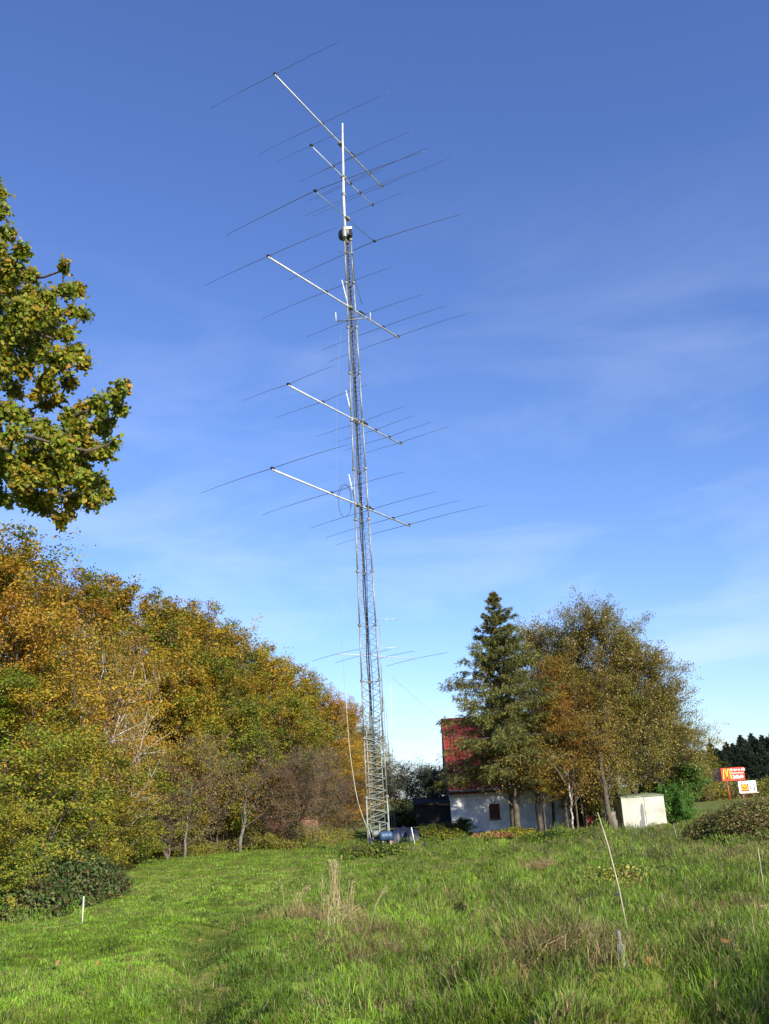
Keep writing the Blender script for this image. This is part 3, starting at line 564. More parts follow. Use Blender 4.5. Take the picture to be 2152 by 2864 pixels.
for k, px, py, Y, hw, lab in [('sparse2', 1590, 1850, 60, 2.3, 'olive sparse tree filling the middle of the tree group below the greyish birch'), ('sparse', 1660, 1880, 59, 2.5, 'brownish sparse tree in the centre of the right tree group'),
    ('sparse2', 1740, 1900, 59, 2.6, 'olive sparse tree directly behind the pale forked trunk'), ('sparse2', 1810, 1990, 63, 2.4, 'olive tree whose crown hangs over the cream concrete box'),
    ('sparse', 1870, 2030, 63.5, 2.0, 'brownish low tree at the right flank beside the drooping birch'), ('mid', 1640, 2010, 63, 3.0, 'dark green filling tree behind the dark leaning trunk'), ('mid', 1560, 1960, 68, 3.0, 'green tree behind the right end of the house'),
    ('copper', 1550, 1930, 57.5, 1.9, 'rust coloured young tree below the copper orange tree')]:
    place(k, px, py, Y, hw, lab, 'birch_tree' if 'sparse' in k else 'leafy_tree', 'tree', 'trees around the house')
place('bush', 1862, 2125, 61.2, 1.8, 'tall fresh green bush behind the cream concrete box', 'green_bush', 'bush')
place('bush', 1812, 2170, 61.4, 1.5, 'green bush just above the cream concrete box roof', 'green_bush', 'bush')
place('bush', 1900, 2190, 60, 1.1, 'low green bush right of the cream concrete box', 'green_bush', 'bush')
def bigtrunk(px, py, Y, toppx, toppy, r, m, label, name='tree_trunk'):
    a = at(px, py, Y); a.z = G(a.x, Y); b = at(toppx, toppy, Y + .3); n = 9; rg = np.random.default_rng(int(px)); pts = [a.lerp(b, k / n) + Vector((rg.normal(0, .04), rg.normal(0, .04), 0)) * (k > 0) for k in range(n + 1)]
    pts[0].z -= .2; o = thing(name, label, 'tree', tuple(a)); o1 = link('trunk', path('trunk', [p - a for p in pts], np.linspace(r, r * .45, n + 1), m, 8), o)
    S0 = []; S1 = []; rgn = rg
    for k in range(3, n):
        for _ in range(2):
            d = Vector((rgn.normal(), rgn.normal(), .8 + rgn.random())).normalized() * (1.2 + rgn.random()); S0.append(pts[k] - a); S1.append(pts[k] - a + d)
    link('branch', tubes('branch', [tuple(v) for v in S0], [tuple(v) for v in S1], r * .22, .01, m, 5), o)
    q = np.array([tuple(v) for v in S1]); q = (q[:, None] + rgn.normal(0, .45, (len(q), 130, 3))).reshape(-1, 3); V, f, c = leaves(q, rgn.normal(size=q.shape) + np.array([0, 0, .4]), .1, rgn, palette(q, rgn, [OLV, (.2, .15, .05), OCH, GREY], 1, .4))
    link('crown', npmesh('small_crown', V, f, M['leaf'], c), o)
bigtrunk(1448, 2338, 56.5, 1432, 2130, .20, M['bark'], 'thick mossy trunk in front of the shuttered window wall')
bigtrunk(1509, 2325, 58, 1500, 2110, .18, M['bark'], 'short dark trunk with orange leaves right of the thick mossy trunk')
bigtrunk(1604, 2315, 56, 1590, 2150, .07, M['birch'], 'slim pale trunk beside the right end of the house')
bigtrunk(1716, 2335, 56, 1672, 2090, .18, M['bark'], 'dark leaning trunk left of the cream concrete box')
bigtrunk(1790, 2235, 61.6, 1770, 1990, .13, M['birch'], 'pale forked birch trunk rising behind the cream concrete box')
bigtrunk(1765, 2235, 62.5, 1752, 1980, .10, M['birch'], 'thin pale trunk left behind the cream concrete box roof')
M['birch_white'] = mat('white_birch_bark', (.6, .56, .46), .8, 0, .0, 4, .1, 15, col2=(.2, .17, .12))
bigtrunk(232, 2300, 44.2, 236, 1760, .055, M['birch_white'], 'upright white birch stem glowing through the golden birch leaves')
bigtrunk(222, 2300, 44.4, 290, 1810, .05, M['birch_white'], 'white birch stem leaning right out of the golden birch')
bigtrunk(290, 2300, 46.5, 376, 1870, .055, M['birch_white'], 'white birch stem leaning far to the right in front of the golden leaves')
bigtrunk(672, 2388, 58, 694, 2190, .11, M['bark_beech'], 'pale forked trunk at the grass edge below the bare bushes')
bigtrunk(516, 2390, 55, 534, 2190, .08, M['bark_beech'], 'thin slanting pale trunk at the grass edge right of the olive shrubs')
place('orchard', 1130, 2175, 72, 2.4, 'thin dark tree right of the masts, sky showing through its branches', 'orchard_tree', 'tree', height=5.2)
place('orchard', 1210, 2135, 70, 3.0, 'dark spreading orchard tree against the left gable of the house', 'orchard_tree', 'tree', rz=1.)
place('orchard', 1175, 2150, 74, 3.0, 'dark rounded orchard tree behind the low dark shed', 'orchard_tree', 'tree', rz=2.)
place('darkbush', 1275, 2290, 62, 1.0, 'dark leafy bush at the left corner of the white house', 'bush', 'bush')
place('darkbush', 1195, 2305, 60, 1.1, 'dark bramble mound left of the white wheelbarrow', 'bush', 'bush')
for px, py, lab in [(1105, 2262, 'brown hedge bush behind the slim masts'), (1150, 2268, 'dark hedge bush behind the orchard trees'), (1225, 2262, 'dark hedge bush behind the dark shed')]:
    place('darkbush', px, py, 80, 2.4, lab, 'hedge_bush', 'bush', 'hedge between wood and house')
# far side right
for px, py, hw, Y, lab in [(1985, 2075, 4.6, 200, 'pale topped conifer at the left end of the dark forest'), (2030, 2075, 4.6, 198, 'second conifer from the left end of the dark forest'), (2070, 2055, 5, 200, 'dark conifer above the red sign'),
                           (2100, 2050, 5, 202, 'tall dark conifer above the white sign'), (2130, 2055, 5, 200, 'dark conifer near the right edge of the photo'), (2160, 2040, 5, 199, 'dark conifer cut by the right edge')]:
    place('pine', px, py, Y, hw * .72, lab, 'conifer_tree', 'tree', 'conifers of the dark forest')
for px, py, hw, Y in [(2005, 2092, 4, 203), (2048, 2078, 4, 204), (2085, 2068, 4, 205), (2116, 2066, 4, 204), (2145, 2060, 4, 205), (2014, 2098, 3.6, 196), (2060, 2082, 3.6, 197), (2092, 2078, 3.6, 196), (2124, 2074, 3.6, 196)]:
    place('pine', px, py, Y, hw * .8, 'dark conifer packed among the others in the forest behind the signs', 'conifer_tree', 'tree', 'conifers packed inside the dark forest')
for px, py, hw, Y, lab in [(1925, 2105, 6, 190, 'olive tree right beside the drooping birch in the distance'), (1962, 2100, 5, 195, 'rounded olive tree left of the dark forest'), (1945, 2150, 5, 160, 'low olive thicket left of the red sign')]:
    place('beech2', px, py, Y, hw, lab, 'distant_tree', 'tree', 'olive trees before the dark forest')
rg = np.random.default_rng(51); n = 40000; x = rg.uniform(60, 105, n); y = 206 + 30 * rg.random(n); q = np.stack([x, y, gz(x, y) + rg.random(n) * (6.5 + 2 * vnoise(x * .4, y * .4))], -1)
V, f, c = leaves(q, rg.normal(size=q.shape), .8, rg, palette(q, rg, [(.02, .03, .02), (.026, .034, .02)], .3, .3)); tag(link('forest', npmesh('forest', V, f, M['needle'], c)), 'dark conifer forest filling in behind the two signs', 'forest', kind='stuff')
n = 16000; x = rg.uniform(40, 75, n); y = 150 + (x - 40) * .9 + 14 * rg.random(n); q = np.stack([x, y, gz(x, y) + 2.4 * rg.random(n) * (.4 + vnoise(x * .5, y * .5))], -1)
V, f, c = leaves(q, rg.normal(size=q.shape) + np.array([0, 0, .6]), .4, rg, palette(q, rg, [OLV, (.12, .13, .03), BRN, GREY], .3, .3)); tag(link('thicket', npmesh('thicket', V, f, M['leaf'], c)), 'low olive thicket below the far signs', 'thicket', kind='stuff')

# bramble thickets
def bramble(label, cl, n, seed, cols, size, red=.0):
    C = []; R = []
    for px, py, Y, rx, h in cl: p = at(px, py, Y); C.append((p.x, Y, G(p.x, Y))); R.append((rx, rx * .9, h))
    c0 = np.array(C[0]); o = thing('bramble_bush', label, 'bush', tuple(c0))
    me = leafblob('bramble_leaves', np.array(C) - c0, R, n, cols, size, seed, M['leaf'], True, .72); link('foliage', me, o)
    rg = np.random.default_rng(seed); S0 = []; S1 = []
    for c, r in zip(np.array(C) - c0, np.array(R)):
        for k in range(40):
            v = unit(rg.normal(size=3)); v[2] = abs(v[2]); S0.append(c + v * r * .2); S1.append(c + v * r * 1.03)
    link('stems', tubes('bramble_stems', S0, S1, .012, .005, M['twig'], 4), o)
BR = [(.06, .11, .022), (.085, .14, .025), (.05, .09, .022), (.13, .15, .05), (.10, .06, .02), (.06, .12, .02)]
bramble('dark green bramble thicket at the left edge behind the white stake', [(60, 2500, 29, 2.3, 1.75), (170, 2500, 31, 2.0, 1.5), (235, 2500, 33, 1.5, 1.15), (-60, 2500, 27, 2.4, 1.8), (10, 2560, 25, 1.6, 1.0), (120, 2560, 28.5, 1.5, .9), (285, 2500, 32.5, .85, .7)], 42000, 61, BR, .10)
bramble('brown and green bramble mound at the right edge below the signs', [(2040, 2330, 41, 1.9, 1.25), (2120, 2330, 40, 2.0, 1.35), (2190, 2330, 39, 2.0, 1.4), (1975, 2350, 41, 1.2, .75), (2140, 2300, 42, 1.2, 1.75)], 30000, 62, [(.13, .16, .03), (.22, .15, .06), (.12, .14, .025), (.23, .15, .06), (.16, .18, .04)], .09)

# ------------------------------------------------------------------ tower
TX, TY = -1.29, 52.34
def tri(i):
    wd = 1.12 - .0205 * (3 * i + 3) ; wd = max(wd, .46); return wd
def corner(z, k, cx=TX, cy=TY, w_=None):
    wd = (1.13 - .0207 * z) if w_ is None else w_; R = wd / math.sqrt(3); a = math.radians((-155, -25, 90)[k]) + math.radians(3)
    # nearly equilateral, apex away from the camera
    a = (math.radians(210), math.radians(330), math.radians(90))[k] + math.radians(4)
    return np.array([cx + R * math.cos(a), cy + R * math.sin(a), z])
def build_tower():
    g = G(TX, TY); o = thing('lattice_tower', 'tall slender three legged lattice tower of galvanised tube carrying the antennas', 'radio tower', (TX, TY, g)); B = np.array([TX, TY, g])
    for i in range(12):
        z0 = g if i == 0 else 3. * i; z1 = 3. * (i + 1); sec = thing('section', '', '', (0, 0, 0)); del sec['label']; del sec['category']; sec.parent = o
        mleg = M['galv'] if i > 2 else M['galv_dull'] if i else M['galv_bright']
        for k in range(3):
            a = corner(z0 if i else g - .3, k) - B; b = corner(z1, k) - B
            l = link('leg', tubes('leg', a, b, .042, .042, mleg, 8, True), sec)
            fl = link('flange', lathe('flange', [(.05, -.06), (.095, -.06), (.095, .06), (.05, .06)], M['galv_dull'] if i else M['galv'], 10, c=tuple(b)), sec)
        S0 = []; S1 = []; nb = 10; dz = (z1 - z0) / nb
        for k in range(3):
            for q in range(nb):
                za, zb = z0 + q * dz, z0 + (q + 1) * dz
                a, b = corner(za, k) - B, corner(zb, (k + 1) % 3) - B
                if q % 2: a, b = corner(zb, k) - B, corner(za, (k + 1) % 3) - B
                S0.append(a); S1.append(b)
            S0.append(corner(z1 - .05, k) - B); S1.append(corner(z1 - .05, (k + 1) % 3) - B)
        link('bracing', tubes('bracing', S0, S1, .011 if i > 2 else .016, .011 if i > 2 else .016, M['galv_dull'] if i > 1 else M['galv_bright'], 5), sec)
    # inner telescoping lattice at the foot
    S0 = []; S1 = []; zs = np.arange(g + .5, 7.2, .3)
    for k in range(3):
        for j, za in enumerate(zs[:-1]):
            a, b = corner(za, k, w_=.72) - B, corner(zs[j + 1], (k + 1) % 3, w_=.72) - B
            S0.append(a); S1.append(b); S0.append(corner(za, k, w_=.72) - B); S1.append(corner(za, (k + 1) % 3, w_=.72) - B)
    inner = link('inner_lattice', tubes('inner_lattice', S0, S1, .016, .016, M['galv_bright'], 5), o)
    for k in range(3): link('inner_leg', tubes('inner_leg', corner(g + .4, k, w_=.72) - B, corner(7.2, k, w_=.72) - B, .03, .03, M['galv'], 7, True), inner)
    # cables up the rear leg
    rg = np.random.default_rng(7); cb = []
    cab = [Vector(corner(z, 2)) + Vector((-.08 + .03 * math.sin(z * 1.7), -.10 + .03 * math.cos(z * 2.3), 0)) - Vector(B) for z in np.linspace(g + .4, 36, 70)]
    link('cable_bundle', path('cable_bundle', cab, .038, M['cable'], 6), o)
    cab = [Vector(corner(z, 2)) + Vector((.10 + .04 * math.sin(z * .9), -.05, 0)) - Vector(B) for z in np.linspace(1.5, 33, 60)]
    link('cable', path('cable', cab, .022, M['cable'], 6), o)
    # foot: plate, beams, struts, brick footing
    link('base_plate', boxes('base_plate', [((0, -.15, .62), (1.05, .5, .12)), ((-.42, -.3, .45), (.12, .3, .3))], M['bluegrey']), o)
    for x0, y0, x1, y1 in ((-.52, -.33, -.3, -.3), (.1, -.3, .05, -.1), (.52, -.3, .5, -.2), (-.4, -.35, -.15, -.4)):
        link('brace', tubes('brace', (x0, y0, 1.35), (x1, y1, .05), .03, .03, M['galv_bright'], 6, True), o)
    link('footing', boxes('footing', [((.55, -.25, .22), (.38, .38, .5))], M['brick']), o)
    link('orange_cap', lathe('orange_cap', [(.16, 0), (.16, .04), (.06, .07), (.05, .2), (.02, .22)], M['orange'], 12, c=(.5, -.4, .48)), o)
    # winch motor
    wv = link('winch', lathe('winch', [(.08, -.42), (.15, -.40), (.17, -.32), (.17, -.1), (.15, -.08)], M['galv'], 16, 'X', (.12, -.35, .85)), o)
    # top platform, rotator, mast, side arms
    z = 36.2 - g
    link('platform', lathe('platform', [(.30, 0), (.42, .02), (.44, .12), (.44, .38), (.40, .42), (.3, .43)], M['black'], 12, c=(-.12, 0, z)), o)
    link('rotator', lathe('rotator', [(.08, -.38), (.14, -.34), (.15, -.05), (.11, .1), (.12, .3), (.08, .38)], M['galv'], 14, c=(-.17, -.35, z + .2)), o)
    link('junction_box', boxes('junction_box', [((.14, -.2, z + .52), (.34, .22, .16))], M['white_paint']), o)
    link('mast', path('mast', [(-.13, 0, z - .3), (-.12, 0, z + 3), (-.03, 0, z + 5.5), (.0, 0, 43.2 - g), (.06, 0, 44.6 - g)], [.095, .09, .07, .065, .05], M['alu'], 10), o)
    link('mast_collar', lathe('mast_collar', [(.1, -.12), (.13, -.1), (.13, .1), (.1, .12)], M['galv_dull'], 10, c=(-.1, 0, z + 3.1)), o)
    arm = link('side_arm', tubes('side_arm', [(-.95, -.35, 30.35 - g)], [(1.15, -.1, 30.6 - g)], .032, .032, M['galv_dull'], 6, True), o)
    for x in (-.93, 1.13): link('arm_pin', tubes('arm_pin', (x, -.35 if x < 0 else -.1, 30.3 - g), (x, -.35 if x < 0 else -.1, 30.95 - g), .03, .03, M['alu'], 6, True), arm)
    link('side_arm', tubes('side_arm', [(-.65, -.3, 35.15 - g)], [(.35, -.2, 34.95 - g)], .025, .025, M['galv_dull'], 6, True), o)
    a = at(1003, 722, TY); p = [Vector((.25, -.15, 35 - g)), Vector((.3, -.15, 33.4 - g)), Vector((.55, -.2, 32.0 - g)), Vector((.68, -.2, 31.5 - g))]; link('loose_cable', path('loose_cable', p, .02, M['cable'], 5), o)
    return o
build_tower()
def at_plane(px, py, h): d = ray(px, py); k = (h - CZ) / d[2]; return Vector((d[0] * k, d[1] * k, h))
# boom start pixel row -> geometry recovered from the photograph: height, azimuth, boom start, length, elements (s, left half, right half), tip rise left/right
ANT = [('topmost long yagi antenna, its white boom crossing the bare mast tip', (-4.84, 46.0, 43.14), 12.8, 62.0, [(0.05, 4.7, 4.7), (5.09, 4.85, 4.8), (8.91, 4.3, 4.4), (11.0, 4.9, 4.85), (12.75, 5.7, 5.7)], -.27, .14, .055, 'alu', 1.),
       ('short thin yagi antenna below the topmost one', (-3.1, 49.2, 40.62), 7.4, 61.5, [(0.03, 2.45, 2.45), (2.43, 2.4, 2.4), (4.52, 2.7, 2.6), (5.7, 4.3, 4.3), (7.3, 2.3, 2.7)], -.12, .0, .038, 'alu', .8),
       ('two element antenna with very long dark elements and thin greenish boom', (-3.0, 49.4, 37.61), 6.75, 59.7, [(0.03, 6.8, 7.4), (6.7, 6.9, 6.7)], -.42, -.5, .03, 'green_metal', 1.55),
       ('long yagi antenna crossing the tower just under the rotator', (-5.5, 46.2, 31.4), 12.7, 56.0, [(0.05, 4.9, 4.9), (5.09, 5.0, 4.9), (8.8, 4.5, 4.5), (10.9, 5.0, 4.9), (12.6, 5.7, 5.6)], .0, -.2, .06, 'alu', 1.),
       ('small six element yagi antenna halfway up the tower', (-4.7, 47.0, 24.13), 11.6, 58.8, [(0.05, 3.1, 3.2), (3.14, 3.3, 3.2), (7.05, 3.3, 3.2), (8.62, 2.8, 2.9), (10.16, 3.35, 3.3), (11.5, 3.5, 3.6)], -.08, .2, .055, 'alu', .8),
       ('lowest long yagi antenna on the tower', (-5.5, 45.6, 18.97), 13.9, 59.7, [(0.05, 4.7, 4.8), (5.31, 4.8, 4.75), (9.47, 4.45, 4.4), (11.88, 4.9, 4.8), (13.8, 5.5, 5.5)], -.3, .16, .06, 'alu', 1.)]
for label, s, Lb, az, els, zl, zr, br, bm, er in ANT:
    a = math.radians(az); d = Vector((math.cos(a), math.sin(a), 0)); n_ = Vector((-math.sin(a), math.cos(a), 0)); s = Vector(s)
    off = (Vector((TX + (.1 if s.z > 36 else 0), TY, s.z)) - s).dot(d); mid = s + d * off
    o = thing('yagi_antenna', label, 'antenna', tuple(mid), group='yagi antennas stacked on the lattice tower')
    link('boom', tubes('boom', (-off) * d, (Lb - off) * d, br * .82, br * .82, M[bm], 10, True), o)
    for (q, hl, hr) in els:
        c = d * (q - off) + Vector((0, 0, br + .02)); K = 8; pts = []
        for j in range(-K, K + 1):
            u = j / K; hh, tip = (hl, zl) if j < 0 else (hr, zr); lin = (abs(u)) * (tip + .16); pts.append(c + n_ * (-u * hh) + Vector((0, 0, lin - .16 * u * u - .0)))
        e = link('element', path('element', pts, [er * (.015 - .009 * abs(j / K)) + .003 for j in range(-K, K + 1)], M['element'], 6), o)
        link('clamp', boxes('clamp', [(tuple(c), (.20, .14, .09), a)], M['black']), o)
    link('boom_bracket', boxes('boom_bracket', [((0, 0, 0), (.34, .26, .16), a)], M['galv_dull']), o)
    if s.z < 36:
        post = [(-.42, -.30, 1.75), (-.12, -.15, .0)]; link('truss_post', tubes('truss_post', post[0], post[1], .028, .032, M['white_paint'], 7, True), o)
        link('insulator_box', boxes('insulator_box', [(tuple(d * 1.15 + Vector((0, 0, .12))), (.42, .12, .14), a)], M['black']), o)
        for q in (-off * .62, (Lb - off) * .62): link('truss_wire', tubes('truss_wire', tuple(Vector(post[0]) * .95), tuple(d * q), .006, .006, M['galv_dull'], 4), o)
    elif bm == 'alu' and Lb > 10:
        link('insulator_box', boxes('insulator_box', [(tuple(d * 1.4 + Vector((0, 0, .12))), (.35, .1, .14), a)], M['black']), o)
# cable loops by the lowest antenna
c0 = Vector((TX - .55, TY - .35, 19.5)); pts = []
for k in range(26): t_ = k / 25 * math.pi * 3.2; pts.append(c0 + Vector((-.35 - .42 * math.cos(t_) * (1 - k * .008), .15 * math.sin(t_ * .5), -.25 + .95 * math.sin(t_ * .98) - .01 * k)))
tag(link('cable_loops', path('cable_loops', pts, .014, M['cable'], 5)), 'dark coiled cable loops hanging beside the lowest antenna', 'cable')
# rope from the side arm down to the tower foot, thick in its lower part
def curve_pts(pix, Y):
    P = [at(a, b, y) for (a, b), y in zip(pix, Y)]; out_ = []
    P = [P[0]] + P + [P[-1]]
    for k in range(1, len(P) - 2):
        for j in range(8):
            t_ = j / 8; a, b, c, d = P[k - 1], P[k], P[k + 1], P[k + 2]
            out_.append(.5 * ((2 * b) + (c - a) * t_ + (2 * a - 5 * b + 4 * c - d) * t_ ** 2 + (3 * b - a - 3 * c + d) * t_ ** 3))
    out_.append(P[-2]); return out_
up = curve_pts([(955, 905), (946, 1060), (942, 1200), (943, 1420), (946, 1580), (953, 1740), (966, 1935)], [51.9] * 7)
tag(link('rope', path('thin_rope', up, .005, M['galv'], 5)), 'thin white rope hanging from the side arm beside the tower', 'rope')
dn = curve_pts([(966, 1932), (970, 1985), (978, 2090), (990, 2180), (1004, 2250), (1027, 2316)], [51.9, 51.9, 51.9, 51.8, 51.7, 51.7])
tag(link('rope', path('thick_rope', dn, .020, M['rope'], 6)), 'thick pale rope curving down to the tower foot', 'rope')
# blue barrel beside the winch
bo = thing('blue_barrel', 'blue plastic barrel lying at the foot of the tower', 'barrel', (TX + .38, TY - .75, G(TX, TY) + .72), .25)
link('body', lathe('barrel', [(.14, -.34), (.2, -.33), (.235, -.25), (.245, -.12), (.235, -.1), (.245, 0), (.235, .1), (.245, .12), (.235, .25), (.2, .33), (.14, .34)], M['blue'], 20, 'X', smooth=True), bo)
[link('stand', boxes('barrel_stand', [((x, 0, -.42), (.08, .4, .4))], M['galv_dull']), bo) for x in (-.2, .2)]

# ------------------------------------------------------------------ slim masts behind
def slim_mast(label, px, ytop, pb, pyb, Y, r, ants):
    b = at(pb, pyb, Y); b.z = G(b.x, Y); t_ = at(px, ytop, Y); H = t_.z - b.z; o = thing('slim_mast', label, 'mast', tuple(b)); lean = t_ - b
    S0 = []; S1 = []; w0 = r; zt = .62 * H
    for k in range(3):
        a = k * 2.094; e = Vector((math.cos(a), math.sin(a), 0)) * w0
        link('leg', tubes('leg', e, e * .6 + lean * .62, .022, .02, M['galv'], 5), o)
        for q in range(34):
            u0, u1 = q / 34 * .62, (q + 1) / 34 * .62; e2 = Vector((math.cos(a + 2.094), math.sin(a + 2.094), 0)) * w0
            A, B_ = (e, e2) if q % 2 else (e2, e); S0.append(A * (1 - u0 * .6) + lean * u0); S1.append(B_ * (1 - u1 * .6) + lean * u1)
    link('bracing', tubes('bracing', [tuple(v) for v in S0], [tuple(v) for v in S1], .008, .008, M['galv'], 4), o)
    link('pole', tubes('pole', tuple(lean * .55), tuple(lean), .035, .022, M['galv'], 7, True), o)
    return o
slim_mast('taller slim mast seen just right of the tower, small antennas at its tip', 1062, 1728, 1084, 2335, 72, .17, None)
slim_mast('shorter slim lattice mast right of the taller slim mast', 1081, 1985, 1101, 2325, 75, .20, None)
def small_yagi(label, px, py, Y, az, Lb, els, r=.016, er=.008, shift=.5):
    c = at(px, py, Y); a = math.radians(az); d = Vector((math.cos(a), math.sin(a), 0)); n_ = Vector((-math.sin(a), math.cos(a), 0)); o = thing('yagi_antenna', label, 'antenna', tuple(c))
    link('boom', tubes('boom', d * (-Lb * shift), d * Lb * (1 - shift), r, r, M['alu'], 6, True), o)
    for q, h in els: p = d * (q * Lb - Lb * shift); link('element', path('element', [p + n_ * h * u + Vector((0, 0, -.08 * u * u)) for u in np.linspace(-1, 1, 9)], er, M['element'], 5), o)
small_yagi('wide yagi antenna on the taller slim mast behind the tower', 1069, 1836, 72, 40, 7.5, [(0, 3.2), (.3, 3.3), (.6, 3.3), (1, 3.6)], .03, .014, .55)
small_yagi('tiny antenna at the tip of the taller slim mast', 1064, 1732, 72, 10, 1.9, [(0, .5), (.25, .45), (.5, .45), (.75, .4), (1, .4)], .018, .007, .35)
small_yagi('small antenna just above the wide yagi of the taller slim mast', 1068, 1812, 72, 10, 1.7, [(0, .7), (.5, .6), (1, .6)], .018, .007, .3)
tp = at(1094, 1912, 68); bp_ = at(1101, 2300, 68); bp_.z = G(bp_.x, 68)
tag(link('wire_antenna', tubes('wire_antenna', tuple(bp_), tuple(tp), .012, .009, M['white_cable'], 5, True)), 'very thin white vertical rod antenna right of the slim masts', 'antenna')
tag(link('guy_wire', tubes('guy_wire', tuple(at(1094, 1890, 69)), tuple(at(1240, 2021, 68)), .008, .008, M['galv_dull'], 4)), 'thin wire running from the slim mast down to the house roof', 'wire')

# ------------------------------------------------------------------ house
def build_house():
    Y0 = 65.; a = at(1266, 2325, Y0); b = at(1597, 2303, Y0); g = a.z - .05; x0 = a.x; x1 = b.x; e = at(1258, 2203, Y0).z; D = 7.2; ridge = at(1241, 2020, Y0 + D / 2).z; xc = (x0 + x1) / 2
    o = thing('house', 'white plastered house with steep red tiled roof behind the trees', 'house', (xc, Y0, g)); Wd = x1 - x0; h = e - g; R = ridge - g
    V = [(-Wd / 2, 0, -.4), (Wd / 2, 0, -.4), (Wd / 2, D, -.4), (-Wd / 2, D, -.4), (-Wd / 2, 0, h), (Wd / 2, 0, h), (Wd / 2, D, h), (-Wd / 2, D, h), (-Wd / 2, D / 2, R - .1), (Wd / 2, D / 2, R - .1)]
    wx0, wx1 = at(1369, 2270, Y0).x - xc, at(1399, 2270, Y0).x - xc; wz0, wz1 = at(1385, 2291, Y0).z - g, at(1385, 2248, Y0).z - g
    # front wall pieces round the window opening
    L_ = []
    def wall(xa, xb, za, zb): L_.append((((xa + xb) / 2, .15, (za + zb) / 2), (xb - xa, .3, zb - za)))
    wall(-Wd / 2, wx0, -.4, h); wall(wx1, Wd / 2, -.4, h); wall(wx0, wx1, -.4, wz0); wall(wx0, wx1, wz1, h)
    link('front_wall', boxes('front_wall', L_, M['plaster']), o)
    for sx, nm in ((-1, 'gable_wall'), (1, 'gable_wall')):
        xx = sx * (Wd / 2 - .02); t_ = -sx * .3; pts = [(0.302, -.4), (D, -.4), (D, h), (D / 2, R - .12), (.302, h + .3)]
        V = [(xx, p[0], p[1]) for p in pts] + [(xx + t_, p[0], p[1]) for p in pts]; fs5 = np.array([[0, 1, 2, 3, 4], [9, 8, 7, 6, 5]]); fs4 = np.array([[k, k + 5, (k + 1) % 5 + 5, (k + 1) % 5] for k in range(5)])
        link(nm, npmesh(nm, V, [fs4, fs5], M['plaster']), o)
    link('back_wall', boxes('back_wall', [((0, D - .15, (h - .4) / 2), (Wd - .7, .28, h + .4))], M['plaster']), o)
    # tiled roof slopes: real pantile waves, slightly overhanging
    def slope(front):
        nx = int((Wd + .7) / .06); ny = 60; xs = np.linspace(-Wd / 2 - .06, Wd / 2 + .2, nx); u = np.linspace(0, 1, ny)
        X, U = np.meshgrid(xs, u); y = -.35 + U * (D / 2 + .35); sl = (R - h) / (D / 2); z = h + y * sl + .05
        z = z + .03 * np.sin(X * 2 * math.pi / .26) + .05 * (1 - (U * 20) % 1) + .03 * (fbm(X, U * 7, .4, 2) - .5)
        if not front: y = D - y
        V = np.stack([X, y, z], -1).reshape(-1, 3); i = np.arange(ny - 1)[:, None] * nx + np.arange(nx - 1)[None]
        q = np.stack([i, i + 1, i + nx + 1, i + nx], -1).reshape(-1, 4); q = q if front else q[:, ::-1]; V2 = V - np.array([0, 0, .12]); k = len(V)
        e1 = np.arange(nx - 1); bott = np.stack([e1, e1 + k, e1 + 1 + k, e1 + 1], -1)
        return npmesh('roof_slope', np.vstack([V, V2]), [q, q[:, ::-1] + k, bott], M['tile'])
    rf = link('roof', slope(True), o); link('roof', slope(False), o)
    link('ridge', path('ridge', [(x, D / 2, R + .12) for x in np.linspace(-Wd / 2 - .08, Wd / 2 + .2, 8)], .13, M['tile'], 8), o)
    link('gutter', tubes('gutter', (-Wd / 2 - .08, -.42, h - .26), (Wd / 2 + .2, -.42, h - .26), .07, .07, M['galv_dull'], 8, True), o)
    link('bargeboard', npmesh('bargeboard', [(-Wd / 2 - .10, -.35, h - .5), (-Wd / 2 - .10, D / 2, R - .1), (-Wd / 2 - .10, D / 2, R - .35), (-Wd / 2 - .10, -.35, h - .72), (-Wd / 2 - .07, -.35, h - .5), (-Wd / 2 - .07, D / 2, R - .1), (-Wd / 2 - .07, D / 2, R - .35), (-Wd / 2 - .07, -.35, h - .72)],
                                [np.array([[0, 1, 2, 3], [7, 6, 5, 4], [0, 4, 5, 1], [3, 2, 6, 7]])], M['wood_dark']), o)
    wn = link('window', boxes('window_shutter', [((wx0 + (wx1 - wx0) * (k + .5) / 5, .06, (wz0 + wz1) / 2), ((wx1 - wx0) / 5 - .012, .03, wz1 - wz0)) for k in range(5)] + [(((wx0 + wx1) / 2, .09, (wz0 + wz1) / 2), (wx1 - wx0, .02, wz1 - wz0))], M['wood_dark']), o)
    link('sill', boxes('sill', [(((wx0 + wx1) / 2, -.04, wz0 - .04), (wx1 - wx0 + .14, .12, .06))], M['concrete']), wn)
    return o, xc, g, x1
ho, hxc, hg, hx1 = build_house()
